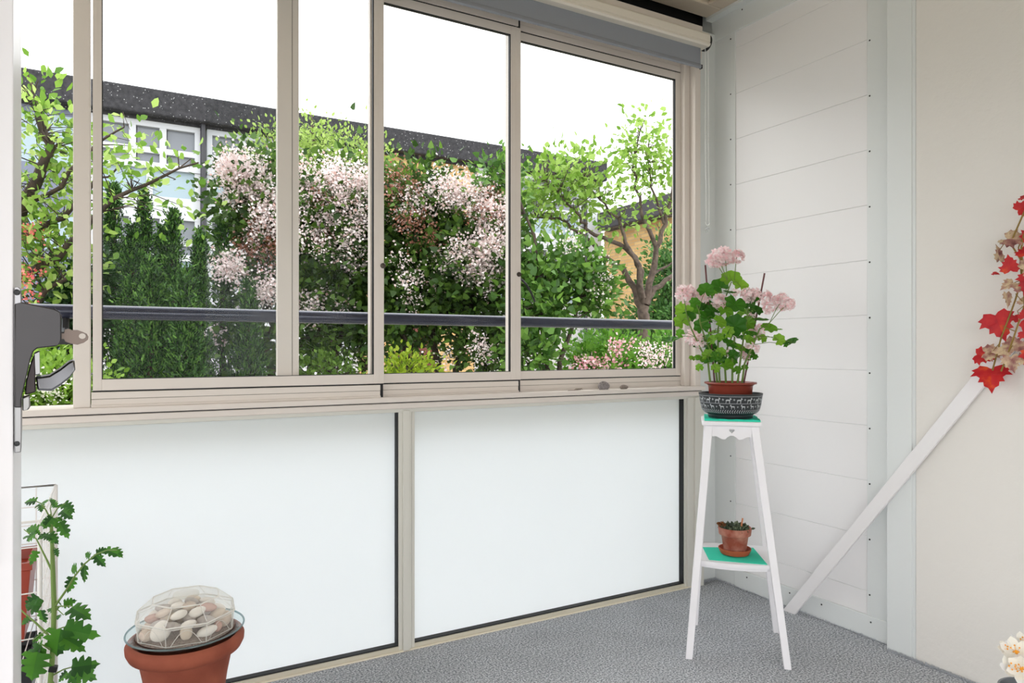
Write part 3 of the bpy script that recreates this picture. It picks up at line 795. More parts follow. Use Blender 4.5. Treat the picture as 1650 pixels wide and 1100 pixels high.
for i, (u, v, r) in enumerate(GF):
    d = random.uniform(-0.06, 0.05) if v > 430 else 0.02; p = G(u, v, d); R = r * (GT + d) / 1130 * 1.12
    n = 46 if r > 9 else 26
    D = rnd_dir(n, 0.15); Pp = np.array(p)[None, :] + D * R * RNG.uniform(0.45, 0.88, (n, 1))
    # five rounded petals per floret
    allP = []; allD = []; allN = []
    for k in range(n):
        dd = Vector(D[k]); a = dd.cross(Vector((0.3, 0.2, 0.9))).normalized(); b = dd.cross(a); ph = random.uniform(0, 6)
        for q in range(5):
            t = ph + q * 2 * PI / 5; allP.append(Pp[k]); allD.append(a * math.cos(t) + b * math.sin(t) + dd * random.uniform(.1, .7)); allN.append(dd)
    PET = (np.array([[0, 0, 0], [.34, .45, .05], [.3, .85, .12], [0, 1.0, .16], [-.3, .85, .12], [-.34, .45, .05], [0, .5, -.04]], float), [(0, 1, 6), (0, 6, 5), (6, 1, 2, 3), (6, 3, 4, 5)])
    leaves('flower_head', allP, allD, allN, R * 0.40, PET, PINK, ger)
    s_ = nearest(p) if v > 430 else G(1172 if u < 1180 else 1183, 452)
    stems.tube([s_, s_.lerp(p, 0.6) + Vector((0, 0, 0.006)), p], 0.0014, 5)
stems.build('stems', leafmat('geranium_stem', [(92, 122, 50), (112, 132, 66)], 0.0, 0.6, noise=20), ger, smooth=60)
def stick(a, b, r, mt, lab):
    o = MB().tube([a, b], r, 8).build('plant_stick', mt, smooth=50); tag(o, lab, 'stick', 'support sticks in the geranium pot'); return o
MAR = mat('maroon_stick', (92, 34, 38), 0.4)
a = G(1197, 608, 0.03); a.z = ZP + 0.095; stick(a, G(1232, 440, 0.0), 0.0033, MAR, 'thin maroon plant stick leaning right in the geranium pot')
a = G(1152, 608, 0.04); a.z = ZP + 0.095; stick(a, G(1136.5, 427, 0.04), 0.0033, MAR, 'thin maroon plant stick near the window on the left of the geranium')

# small clay pot on the shelf ------------------------------------------------
pc = ST @ Vector((-0.005, -0.015, 0)); q = at(1184, 885, 2.68); pcx, pcy = q.x, q.y
zs = SH + 0.0028
o = MB().lathe([(0.046, 0), (0.052, 0.002), (0.059, 0.016), (0.061, 0.022), (0.0575, 0.023), (0.054, 0.018), (0.047, 0.006), (0.001, 0.005)], (pcx, pcy, zs), 44).build('pot_saucer', SAUCER, smooth=40)
tag(o, 'round orange clay saucer under the small pot on the low shelf', 'saucer')
sp = thing('potted_succulent', 'small weathered clay pot of shrivelled dark green plant on the low shelf', 'potted plant', (pcx, pcy, zs + 0.0055))
MB().lathe([(0.040, 0), (0.0495, 0.062), (0.0515, 0.066), (0.0590, 0.069), (0.0615, 0.094), (0.060, 0.0965), (0.056, 0.096), (0.052, 0.082), (0.001, 0.082)], (pcx, pcy, zs + 0.0055), 44).build('pot', TERRA2, sp, smooth=40)
MB().lathe([(0.0525, 0.083), (0.03, 0.087), (0.001, 0.088)], (pcx, pcy, zs + 0.0055), 24).build('soil', SOIL, sp, smooth=60)
n = 420
th = RNG.uniform(0, 2 * PI, n); rr = 0.058 * np.sqrt(RNG.random(n)); P = np.c_[pcx + rr * np.cos(th), pcy + rr * np.sin(th), zs + 0.094 + RNG.random(n) * 0.016 * (1 - rr / 0.08)]
leaves('foliage', P, rnd_dir(n, 0.5), rnd_dir(n), RNG.uniform(0.008, 0.018, n), LEAF_OVAL, leafmat('withered_green', [(44, 54, 40), (74, 88, 66), (110, 122, 96), (58, 60, 44)], 0.1), sp)
n = 60; P = np.c_[pcx - 0.052 * CA + RNG.normal(0, .006, n), pcy + 0.052 * SA + RNG.normal(0, .006, n), zs + 0.108 + RNG.random(n) * 0.006]
leaves('dead_leaves', P, rnd_dir(n, 0.2), rnd_dir(n), 0.012, LEAF_OVAL, leafmat('dead_brown', [(150, 92, 40), (96, 60, 36)], 0.1), sp)
b0 = at(1195, 848, 2.66)
o = MB().box(-0.0028, 0.0028, -0.001, 0.001, -0.035, 0.024, Matrix.Translation((b0.x, b0.y, zs + 0.116)) @ Matrix.Rotation(-YAW, 4, 'Z') @ Matrix.Rotation(math.radians(9), 4, 'Y')).build('plant_label_stick', mat('bare_wood', (196, 124, 84), 0.7))
tag(o, 'short pale wooden stick stuck in the small clay pot', 'stick')

# ================================================================== BIG TERRACOTTA POT WITH DISH, DOME, PEBBLES
bx, by = 0.172, 2.143
b_ = at(300, 1016, 1.93); bx, by = b_.x, b_.y
zr = 0.352
o = MB().lathe([(0.10, 0.0), (0.10, 0.012), (0.078, 0.125), (0.001, 0.126)], (bx, by, 0), 40).build('upturned_pot', TERRA, smooth=40)
tag(o, 'upturned clay pot the large terracotta pot stands on', 'pot')
o = MB().lathe([(0.074, 0.127), (0.080, 0.135), (0.098, 0.200), (0.116, 0.290), (0.120, zr - 0.046), (0.130, zr - 0.046), (0.142, zr - 0.040), (0.149, zr - 0.026), (0.150, zr - 0.012), (0.145, zr - 0.003), (0.136, zr), (0.127, zr - 0.006), (0.118, zr - 0.03), (0.100, 0.2), (0.001, 0.16)], (bx, by, 0), 64).build('terracotta_pot', TERRA, smooth=45)
tag(o, 'large terracotta pot with thick rolled rim below the white panel', 'pot')
dish = MB().lathe([(0.090, zr - 0.010), (0.112, zr - 0.004), (0.136, zr + 0.010), (0.147, zr + 0.0145), (0.1495, zr + 0.0175), (0.147, zr + 0.0205), (0.136, zr + 0.016), (0.108, zr + 0.001), (0.088, zr - 0.006), (0.001, zr - 0.006)], (bx, by, 0.0), 64).build('glass_dish', DISHG, smooth=45)
tag(dish, 'shallow clear glass dish with rim resting on the large terracotta pot', 'dish')
rimb = MB()
tp = [(bx + 0.1485 * math.cos(a), by + 0.1485 * math.sin(a), zr + 0.0178) for a in np.linspace(0, 2 * PI, 65)]
rimb.tube(tp, 0.0025, 8, cap=False).build('rim', glassmat('rim_glass', (0.55, 0.66, 0.68), haze=0.25, hazecol=(0.7, 0.8, 0.82)), dish, smooth=60)
# sand
sd = MB().lathe([(0.086, zr - 0.005), (0.107, zr + 0.003), (0.124, zr + 0.012), (0.10, zr + 0.018), (0.05, zr + 0.026), (0.001, zr + 0.027)], (bx, by, 0), 48).build('sand', mat('grey_sand', (176, 160, 152), 0.95, vscale=300, col2=(120, 106, 100), bump=0.6, bscale=300), smooth=60)
tag(sd, 'coarse grey-brown sand spread in the glass dish', 'sand', kind='stuff')
# pebbles: stacked rings; screen-front ones named apart
PM = [mat('peb_white', (244, 240, 234), 0.55, var=0.06, vscale=30), mat('peb_beige', (224, 210, 196), 0.6, vscale=40, col2=(200, 182, 168)),
      mat('peb_grey', (196, 188, 184), 0.6, vscale=60, col2=(166, 158, 154)), mat('peb_pink', (208, 172, 160), 0.6, vscale=40, col2=(190, 150, 138)), mat('peb_cream', (222, 208, 190), 0.6, var=0.1)]
def camdir(dx, dy):   # right / towards the camera around the dish centre
    vx, vy = -bx, -by; l = math.hypot(vx, vy); vx /= l; vy /= l
    return (bx + (-vy) * dx + vx * dy, by + vx * dx + vy * dy)
FRONT = [(-0.060, 0.072, 0.023, 0.013, 0.030, 0, 0.6, 'tall cream egg-shaped pebble standing at the front left under the dome'),
         (-0.092, 0.052, 0.020, 0.013, 0.018, 1, 0.1, 'beige pebble at the far left edge under the dome'),
         (0.000, 0.086, 0.016, 0.012, 0.022, 4, 0.0, 'upright tan-flecked pebble at the front middle under the dome'),
         (0.050, 0.078, 0.029, 0.016, 0.013, 0, -0.35, 'flat white oval pebble tilted at the front right under the dome'),
         (0.078, 0.060, 0.012, 0.012, 0.015, 3, 0.2, 'small dull pink pebble beside the flat white oval one'),
         (0.094, 0.030, 0.018, 0.014, 0.023, 1, 0.5, 'tan pebble at the right edge under the dome')]
PG = 'pebbles heaped under the clear dome'
protos = {}
def peb(x, y, z_, sx_, sy_, sz_, mi, rot, lab, seed):
    o = pebble_mesh('pebble', seed, sx_, sy_, sz_, PM[mi]); o.location = (x, y, z_)
    o.rotation_euler = (random.uniform(-.2, .2), rot, math.atan2(-bx, by) + random.uniform(-.3, .3)); tag(o, lab, 'pebble', PG); return o
for i, (dx, dy, a, b, c, mi, rot, lab) in enumerate(FRONT):
    x, y = camdir(dx, dy); peb(x, y, zr + 0.016 + c * 0.9, a, b, c, mi, rot, lab, 50 + i)
lay = []
for ring_r, nn, zz in ((0.090, 11, 0.032), (0.055, 7, 0.038), (0.0, 1, 0.045), (0.082, 11, 0.053), (0.045, 6, 0.058), (0.0, 1, 0.066), (0.058, 8, 0.074), (0.020, 3, 0.082)):
    for k in range(nn):
        a = 2 * PI * (k + random.random() * .4) / nn + ring_r * 30
        dx, dy = ring_r * math.cos(a), ring_r * math.sin(a)
        if dy > 0.045 and zz < 0.045: continue
        lay.append((dx, dy, zz))
tones = ['white', 'mottled beige', 'grey', 'dull pink', 'cream']
for i, (dx, dy, zz) in enumerate(lay):
    x, y = camdir(dx, dy); mi = random.choice((0, 1, 2, 4, 1, 2, 4, 0, 2, 3))
    peb(x, y, zr + zz, random.uniform(.019, .026), random.uniform(.014, .018), random.uniform(.010, .013), mi, random.uniform(-.4, .4),
        '%s pebble in the heap behind the front row under the dome' % tones[mi], 100 + i)
# faceted clear dome
dm = thing('plastic_dome', 'clear faceted octagonal plastic dome covering the pebbles on the glass dish', 'dome', (bx, by, zr + 0.015))
pr = [(0.124, zr + 0.014), (0.128, zr + 0.060), (0.131, zr + 0.062), (0.131, zr + 0.067), (0.126, zr + 0.070), (0.088, zr + 0.103), (0.086, zr + 0.104), (0.001, zr + 0.110)]
ph = PI / 8 + math.atan2(by, bx)
MB().lathe(pr, (bx, by, 0), 8, phase=ph).build('cover', DOMEP, dm)
ed = MB()
def octo(r, z_): return [Vector((bx + r * math.cos(ph + k * PI / 4), by + r * math.sin(ph + k * PI / 4), z_)) for k in range(8)]
for r, z_, w in ((0.131, zr + 0.0645, 0.0022), (0.128, zr + 0.058, 0.0009), (0.088, zr + 0.103, 0.0020), (0.124, zr + 0.0145, 0.0012)):
    O = octo(r, z_)
    for k in range(8): ed.tube([O[k], O[(k + 1) % 8]], w, 5)
for k in range(8):
    ed.tube([octo(0.124, zr + 0.014)[k], octo(0.130, zr + 0.064)[k]], 0.0010, 5); ed.tube([octo(0.128, zr + 0.069)[k], octo(0.088, zr + 0.103)[k]], 0.0010, 5)
for k in range(8):   # moulded arches on the walls
    A_, B_ = octo(0.125, zr + 0.016)[k], octo(0.125, zr + 0.016)[(k + 1) % 8]
    ed.tube([A_.lerp(B_, 0.12 + 0.76 * i / 8) + Vector((0, 0, 0.036 * math.sin(PI * i / 8))) for i in range(9)], 0.0008, 4)
ed.build('moulded_edges', DOMEE, dm, smooth=60)
kn = MB().lathe([(0.034, zr + 0.107), (0.033, zr + 0.114), (0.026, zr + 0.117), (0.001, zr + 0.116)], (bx, by, 0), 28)
kn.build('top_boss', DOMEP, dm, smooth=40)

# ================================================================== WIRE BASKET RACK
WIRE = mat('white_wire', (236, 232, 228), 0.4)
rk = thing('wire_basket_rack', 'white wire basket rack behind the tomato plant at the left edge', 'rack', (-0.36, 2.17, 0))
rx0, rx1, ry0, ry1, rzt = -0.56, -0.150, 1.93, 2.42, 0.742
fr = MB()
for x in (rx0, rx1):
    for y in (ry0, ry1): fr.tube([(x, y, 0), (x, y, rzt)], 0.0050, 8)
for z_ in (0.02, 0.36, rzt):
    fr.tube([(rx0, ry0, z_), (rx1, ry0, z_), (rx1, ry1, z_), (rx0, ry1, z_), (rx0, ry0, z_)], 0.0032, 6)
fr.build('frame', WIRE, rk, smooth=50)
for nm, seg in (('side_grid', 'x1'), ('side_grid', 'x0'), ('front_grid', 'y0'), ('back_grid', 'y1')):
    g = MB()
    zs_ = np.arange(0.06, rzt - 0.02, 0.052)
    if seg[0] == 'x':
        X_ = rx1 if seg == 'x1' else rx0
        for z_ in zs_: g.tube([(X_, ry0, z_), (X_, ry1, z_)], 0.0014, 5)
        for y in np.arange(ry0 + 0.05, ry1 - 0.02, 0.05): g.tube([(X_, y, 0.02), (X_, y, rzt)], 0.0014, 5)
    else:
        Y_ = ry0 if seg == 'y0' else ry1
        for z_ in zs_[::2 if seg == 'y0' else 1]: g.tube([(rx0, Y_, z_), (rx1, Y_, z_)], 0.0016, 5)
        for x in np.arange(rx1 - 0.047, rx0, -0.095): g.tube([(x, Y_, 0.02), (x, Y_, rzt)], 0.0016, 5)
    g.build(nm, WIRE, rk, smooth=50)
for z_ in (0.025, 0.365):
    g = MB()
    for x in np.arange(rx0 + 0.04, rx1, 0.04): g.tube([(x, ry0, z_), (x, ry1, z_)], 0.0014, 5)
    g.build('shelf_grid', WIRE, rk, smooth=50)
def trough(x0, x1, y0, y1, z0, z1, mt, nm, lab):
    m = MB(); b = 0.012
    vs = []; 
    for (zz, e) in ((z0, 0.02), (z1 - 0.02, 0.004), (z1 - 0.02, 0), (z1, 0)):
        vs += [(x0 + e, y0 + e, zz), (x1 - e, y0 + e, zz), (x1 - e, y1 - e, zz), (x0 + e, y1 - e, zz)]
    vs += [(x0 + b, y0 + b, z1), (x1 - b, y0 + b, z1), (x1 - b, y1 - b, z1), (x0 + b, y1 - b, z1), (x0 + b + .01, y0 + b + .01, z1 - 0.03), (x1 - b - .01, y0 + b + .01, z1 - 0.03), (x1 - b - .01, y1 - b - .01, z1 - 0.03), (x0 + b + .01, y1 - b - .01, z1 - 0.03)]
    fs = [(0, 1, 2, 3), (20, 21, 22, 23)]
    for i in range(5):
        for j in range(4): fs.append((i * 4 + j, i * 4 + (j + 1) % 4, (i + 1) * 4 + (j + 1) % 4, (i + 1) * 4 + j))
    m.add(vs, fs); o = m.build(nm, mt, bevel=0.006); tag(o, lab, 'trough'); return o
qa = onY(52, 906, 2.2); qb = onY(52, 962, 2.2)
trough(-0.52, qa.x, 2.20, 2.39, 0.372, qa.z, mat('red_brown_trough', (150, 56, 36), 0.35), 'plant_trough', 'red-brown plastic trough on the upper shelf of the wire rack')
qa = onY(56, 1010, 2.2)
trough(-0.52, qa.x - 0.0, 2.20, 2.39, 0.031, min(0.34, qa.z), mat('black_trough', (30, 30, 34), 0.4), 'plant_trough', 'black plastic trough on the lower shelf of the wire rack')

# ================================================================== TOMATO PLANT
TT = 1.50
tb = Vector((0.0, 1.80, 0))
tom = thing('tomato_plant', 'young tomato plant with jagged green leaves in front of the wire rack', 'potted plant', tb)
MB().lathe([(0.055, 0), (0.060, 0.002), (0.080, 0.16), (0.084, 0.165), (0.083, 0.172), (0.078, 0.172), (0.074, 0.155), (0.001, 0.155)], tb, 36).build('pot', mat('black_pot', (34, 34, 36), 0.5), tom, smooth=40)
def Q(x, y, d=0.0): return at(x / 3.236, 760 + y / 3.236, TT + d)   # crop pixels of the lower-left corner
tst = MB()
P = [tb + Vector((0, 0, 0.15)), tb + Vector((-0.05, 0, 0.27)), Q(262, 1095), Q(272, 980), Q(278, 850), Q(282, 700), Q(276, 520), Q(272, 380), Q(268, 290), Q(262, 220)]
tst.tube(P, [.006, .0058, .0054, .0052, .005, .005, .0046, .004, .0032, .002], 9)
TOML = [(0, 0), (.10, .04), (.26, .04), (.34, .18), (.17, .25), (.30, .32), (.38, .44), (.18, .48), (.30, .60), (.26, .70), (.13, .70), (.15, .84), (.06, .88), (0, 1)]
def jag(mb, a, b, wide=1.0, cup=0.12, nrm=None):
    """a jagged tomato leaflet from a (base) to b (tip)"""
    L = (b - a).length; y = (b - a).normalized(); n = nrm or (Vector((-0.35, -0.75, 0.55)) + Vector((random.uniform(-.4, .4), random.uniform(-.2, .2), random.uniform(-.5, .5))))
    n = (n - y * n.dot(y)).normalized(); x = y.cross(n)
    vs = []; fs = []
    k = len(TOML)
    for sgn in (-1, 1):
        o = len(vs)
        for (px_, py_) in TOML:
            drop = -cup * 1.4 * (py_ - .35) ** 2
            vs.append(a + y * (py_ * L) + n * (drop * L))
            vs.append(a + x * (sgn * px_ * L * wide * .5) + y * (py_ * L) + n * ((drop + cup * px_ * 0.7) * L))
            vs.append(a + x * (sgn * px_ * L * wide) + y * (py_ * L - px_ * .1 * L) + n * ((drop + cup * px_ * .7 - .35 * px_ * px_) * L))
        for i in range(k - 1):
            for j in (0, 1):
                f = (o + i * 3 + j, o + i * 3 + j + 1, o + i * 3 + j + 4, o + i * 3 + j + 3); fs.append(f if sgn > 0 else f[::-1])
    mb.add(vs, fs)
tl = MB()
def petiole(pts, r=0.0022, d=0.0):
    PP = [Q(x, y, d * i / max(1, len(pts) - 1)) for i, (x, y) in enumerate(pts)]; tst.tube(PP, r, 6, r2=0.001)
petiole([(285, 700), (318, 655), (350, 610), (392, 540), (440, 480), (500, 430), (560, 408), (610, 408)], .0026, -.06)
petiole([(285, 705), (320, 700), (380, 700)], .0018); petiole([(284, 700), (330, 745), (365, 730)], .0010)
petiole([(280, 830), (330, 810), (400, 815)], .002); petiole([(275, 1060), (330, 1030), (400, 1010)], .002)
petiole([(252, 850), (190, 790), (125, 735), (90, 700)], .0026, .02); petiole([(270, 515), (235, 440), (190, 350), (125, 300)], .0024, .03)
petiole([(270, 260), (240, 200), (215, 165), (180, 150)], .0016); petiole([(270, 240), (300, 190), (340, 165)], .0014); petiole([(270, 240), (262, 190), (270, 160)], .0012)
petiole([(275, 250), (310, 235), (345, 260)], .0012); petiole([(275, 300), (250, 320)], .0012); petiole([(275, 390), (290, 400)], .001)
petiole([(268, 930), (220, 900), (180, 930)], .002); petiole([(274, 850), (280, 830)], .002); petiole([(262, 830), (210, 845), (170, 880)], .0012)
LFT = [((380, 545), (350, 635), 1.0), ((400, 500), (365, 515), 1.2), ((440, 480), (432, 585), .9), ((455, 470), (468, 450), 1.0), ((470, 440), (440, 425), 1.2), ((490, 430), (552, 498), .9), ((500, 425), (560, 398), 1.1), ((550, 405), (640, 440), .8), ((590, 400), (640, 445), .9),
       ((320, 700), (300, 665), 1.1), ((330, 690), (400, 670), 1.1), ((370, 705), (475, 765), 1.0), ((300, 720), (240, 715), 1.0), ((305, 745), (300, 770), 1.0),
       ((330, 815), (525, 862), 1.0), ((345, 812), (430, 785), 1.2), ((330, 865), (450, 935), .9), ((315, 820), (290, 972), 1.3), ((300, 880), (225, 905), 1.0),
       ((370, 1020), (522, 1000), 1.1), ((390, 1030), (508, 1085), 1.1), ((350, 1040), (300, 1098), 1.2), ((360, 1040), (420, 1120), 1.3),
       ((215, 700), (125, 690), 1.2), ((200, 650), (130, 720), 1.1), ((210, 720), (238, 795), 1.0), ((190, 690), (160, 750), 1.1), ((150, 760), (110, 800), 1.1), ((215, 905), (135, 1040), 1.0), ((195, 940), (160, 1100), 1.2), ((215, 910), (150, 955), 1.1), ((220, 840), (165, 895), .8),
       ((190, 150), (122, 158), 1.0), ((210, 165), (178, 190), .9), ((215, 170), (215, 210), 1.0), ((240, 160), (225, 150), 1.2), ((275, 160), (300, 185), 1.2), ((265, 165), (285, 148), 1.2), ((300, 180), (335, 165), .9), ((330, 165), (388, 212), 1.0),
       ((320, 200), (378, 245), .9), ((275, 235), (222, 300), 1.2), ((260, 245), (200, 280), 1.1), ((300, 240), (330, 260), 1.0), ((310, 260), (360, 350), .9), ((280, 240), (300, 300), 1.0), ((200, 300), (130, 300), 1.0), ((185, 320), (130, 360), .9), ((190, 300), (215, 335), .8),
       ((240, 320), (190, 355), 1.0), ((260, 320), (303, 378), 1.1), ((190, 410), (155, 490), .9), ((290, 400), (302, 445), .9), ((150, 330), (120, 350), 1.0), ((230, 330), (280, 350), 1.1)]
for (a, b, w) in LFT:
    d = random.uniform(-.05, .04); jag(tl, Q(*a, d), Q(*b, d + random.uniform(-.02, .02)), w * 0.95)
tl.build('foliage', leafmat('tomato_green', [(42, 82, 36), (62, 116, 42), (86, 146, 48), (52, 98, 44)], 0.4, 0.5), tom, smooth=60)
tst.build('stem', leafmat('tomato_stem', [(112, 140, 70), (132, 156, 86)], 0.0, 0.6, noise=15), tom, smooth=60)
cq = Q(280, 1025); 
o = MB().box(-0.009, 0.007, -0.008, 0.008, -0.006, 0.006, Matrix.Translation(cq) @ Matrix.Rotation(0.3, 4, 'Y'), ch=0.002).build('plant_clip', BLACK, tom)

# ================================================================== IVY GARLAND (artificial, red and brown)
gar = thing('leaf_garland', 'artificial garland of red and brown autumn leaves hanging on the right wall', 'garland', (2.5, 1.13, 1.0))
MAPLE = [(0, 0), (.12, -.10), (.34, -.16), (.40, -.04), (.60, .06), (.50, .16), (.64, .34), (.44, .34), (.34, .44), (.40, .62), (.24, .62), (.22, .78), (.10, .84), (0, 1.05)]
def maple(mb, c, L, up, nrm, fold=0.25):
    nrm = nrm.normalized(); up = (up - nrm * up.dot(nrm)).normalized(); x = up.cross(nrm)
    vs = []; fs = []
    for sgn in (-1, 1):
        o = len(vs); mid = Vector((0, .3, 0))
        for (px_, py_) in MAPLE:
            for f in (0, .5, 1):
                qx = px_ * f; qy = .28 + (py_ - .28) * f
                hh = fold * qx - .35 * (qx * qx) - .2 * (qy - .3) ** 2
                vs.append(c + x * (sgn * qx * L) + up * ((qy - .3) * L) + nrm * (hh * L))
        for i in range(len(MAPLE) - 1):
            for j in (0, 1):
                f = (o + i * 3 + j, o + i * 3 + j + 1, o + i * 3 + j + 4, o + i * 3 + j + 3); fs.append(f if sgn > 0 else f[::-1])
    mb.add(vs, fs)
GX = 2.47
def W8(x, y, dx=0.0): return onX(1570 + x / 3.2375, 300 + y / 3.2375, GX + dx)
RED = [(185, 415, 34, -10, 0), (125, 712, 58, 160, 0), (42, 885, 36, 100, .1), (88, 985, 62, 175, .5), (250, 112, 30, 60, .2), (212, 690, 16, 30, 0), (258, 672, 20, 0, 0), (108, 455, 14, 90, .9), (262, 345, 30, 0, .4), (285, 500, 40, 200, 0), (300, 700, 44, 100, .1), (270, 770, 26, 130, 0), (330, 250, 50, 20, 0), (320, 900, 50, 190, 0), (260, 60, 22, 90, .9)]
BRN = [(212, 275, 46, 80, .7), (128, 360, 36, 10, 1.0), (150, 290, 20, 40, .8), (182, 512, 28, 220, .5), (172, 582, 32, 110, 1.0), (95, 868, 44, 70, .6), (200, 832, 46, -20, .4), (195, 915, 34, 170, 0.1), (245, 530, 24, 0, .2), (255, 600, 20, 0, .5), (240, 900, 26, 250, .4), (290, 420, 40, 60, 0), (340, 600, 44, 0, 0), (150, 860, 30, 250, .6)]
red = MB(); brn = MB(); vin = MB()
S_ = 1 / 3.2375 * 2.35 / 1130
wallN = Vector((-0.92, -0.38, 0.05))
for lst, mb in ((RED, red), (BRN, brn)):
    for (x, y, r, a, tilt) in lst:
        p = W8(x, y, random.uniform(-.02, .02)); a = math.radians(a)
        up = Vector((0, -math.sin(a), math.cos(a)))
        n = wallN + Vector((0, 0, 1)) * tilt * 1.4 + Vector((0, random.uniform(-.3, .3), random.uniform(-.3, .3)))
        if tilt >= 1.0: n = wallN * 0.25 + Vector((0.2, -0.9, 0.1))
        maple(mb, p, r * S_ * 2.3, up, n)
def vine(pts, r=.0022): vin.tube([W8(x, y) for x, y in pts], r, 7)
vine([(420, -400), (330, 40), (262, 130), (200, 270), (190, 300), (240, 380), (247, 480), (215, 590), (188, 665), (140, 790), (95, 960)], .0026)
vine([(262, 250), (245, 320), (252, 420), (262, 620), (215, 760), (180, 860), (140, 965)], .0026)
vine([(300, 150), (230, 320), (250, 400)], .002); vine([(190, 270), (165, 285), (130, 335)], .0013); vine([(245, 490), (215, 500), (190, 512)], .0013); vine([(250, 600), (215, 560)], .0012)
vine([(262, 620), (225, 650), (235, 680)], .0012); vine([(210, 755), (170, 740), (130, 715)], .0014); vine([(130, 820), (90, 870), (60, 880)], .0012); vine([(180, 860), (200, 830)], .0012); vine([(190, 300), (150, 285)], .0012)
vine([(300, 150), (320, 500), (330, 900)], .0026)
red.build('red_leaves', leafmat('autumn_red', [(140, 20, 34), (186, 30, 40), (198, 44, 44), (232, 96, 40)], 0.2, 0.5, noise=30), gar, smooth=60)
brn.build('brown_leaves', leafmat('autumn_brown', [(96, 50, 52), (160, 110, 104), (214, 194, 158), (132, 74, 78)], 0.15, 0.6, noise=40), gar, smooth=60)
vin.build('vines', leafmat('vine_olive', [(124, 96, 40), (146, 120, 56)], 0, 0.6, noise=20), gar, smooth=60)

# ================================================================== WHITE FLOWERS lower right
fp = at(1665, 1085, 1.85)
vz = 0.235
fl = thing('flower_arrangement', 'white artificial blossoms with orange stamens in a grey pot, bottom right', 'flowers', (fp.x, fp.y, 0))
MB().lathe([(0.055, 0), (0.060, 0.01), (0.072, vz - 0.03), (0.074, vz - 0.012), (0.078, vz), (0.073, vz), (0.066, vz - 0.02), (0.001, vz - 0.03)], (fp.x, fp.y, 0), 36).build('pot', mat('zinc_grey', (128, 132, 138), 0.4, 0.6, var=0.2), fl, smooth=40)
WP = leafmat('white_petal', [(250, 250, 246), (252, 248, 236), (246, 246, 246)], 0.35, 0.5)
petT = (np.array([[0, 0, 0], [.22, .25, .05], [.34, .55, .02], [.24, .85, .10], [0, 1.05, .20], [-.24, .85, .10], [-.34, .55, .02], [-.22, .25, .05], [0, .5, -.06]], float), [(0, 1, 8), (0, 8, 7), (1, 2, 8), (8, 6, 7), (2, 3, 8), (8, 5, 6), (3, 4, 8), (8, 4, 5)])
sm = MB(); stm = MB()
for (u, v, R, d) in ((1638, 1052, .040, 0), (1650, 1040, .036, .04), (1630, 1078, .034, -.02), (1648, 1078, .036, -.04), (1622, 1044, .022, .02), (1672, 1060, .042, 0), (1690, 1080, .04, .03), (1660, 1100, .035, -.05)):
    p = at(u, v, 1.85 + d); dd = Vector((-0.6 + random.uniform(-.5, .5), -0.5 + random.uniform(-.5, .5), 0.5 + random.uniform(-.2, .4))).normalized()
    a = dd.cross(Vector((0, 0, 1))).normalized(); b = dd.cross(a); ph0 = random.uniform(0, 6)
    PP = []; DD = []; NN = []
    for q_ in range(6):
        t = ph0 + q_ * PI / 3; PP.append(p); DD.append(a * math.cos(t) + b * math.sin(t) + dd * .45); NN.append(dd)
    blo = leaves('blossom', PP, DD, NN, R, petT, WP, fl)
    sm = MB()
    for q_ in range(5):
        t = q_ * 1.25; e = p + dd * R * .55 + (a * math.cos(t) + b * math.sin(t)) * R * .25
        sm.tube([p, e], 0.0006, 4).ball(e, 0.0022, n=6, m=4)
    sm.tube([p, p + dd * R * .25], 0.004, 6); sm.build('stamens', mat('orange_stamen', (238, 160, 40), 0.6), blo)
    stm.tube([p, p.lerp(Vector((fp.x, fp.y, vz)), .6), (fp.x, fp.y, vz - 0.03)], 0.0018, 5)
stm.build('stems', mat('green_stem', (92, 112, 60), 0.6), fl)

# ================================================================== OUTDOORS
GZ = -0.75
gr = MB().box(-60, 60, -50, 60, GZ - 0.3, GZ).build('ground', mat('bounce_grey_ground', (178, 174, 164), 0.95, vscale=3, col2=(150, 150, 136), bump=0.5, bscale=40)); tag(gr, kind='structure')  # unseen lawn, greyed for neutral bounce, extended to stop light from below
YB = 14.0
def BZ(u, v): return onY(u, v, YB).z
def BX(u): return xY(u, YB)
ztop = BZ(870, 250); zf = BZ(165, 176)      # roof top, underside of fascia
def brickmat(name, axes):
    m = bpy.data.materials.new(name); m.use_nodes = True; nt = m.node_tree; b = nt.nodes['Principled BSDF']
    tc = nt.nodes.new('ShaderNodeTexCoord'); sp_ = nt.nodes.new('ShaderNodeSeparateXYZ'); cx = nt.nodes.new('ShaderNodeCombineXYZ')
    nt.links.new(tc.outputs['Object'], sp_.inputs[0]); nt.links.new(sp_.outputs[axes], cx.inputs[0]); nt.links.new(sp_.outputs[2], cx.inputs[1])
    bt = nt.nodes.new('ShaderNodeTexBrick'); bt.inputs['Scale'].default_value = 1.0
    bt.inputs['Brick Width'].default_value = 0.24; bt.inputs['Row Height'].default_value = 0.075; bt.inputs['Mortar Size'].default_value = 0.006
    bt.inputs['Color1'].default_value = lin((206, 172, 118)); bt.inputs['Color2'].default_value = lin((186, 146, 94)); bt.inputs['Mortar'].default_value = lin((160, 146, 122))
    nt.links.new(cx.outputs[0], bt.inputs['Vector']); nt.links.new(bt.outputs['Color'], b.inputs['Base Color']); b.inputs['Roughness'].default_value = 0.9
    return m
BRX = brickmat('yellow_brick', 0); BRY = brickmat('yellow_brick_gable', 1)
WFR = mat('white_window_frame', (184, 186, 191), 0.5)
PANE = mat('grey_window_pane', (116, 120, 127), 0.25, spec=0.4)
BLUEP = mat('pale_blue_panel', (142, 160, 170), 0.4)
SIDE = mat('blue_grey_siding', (104, 110, 128), 0.7)
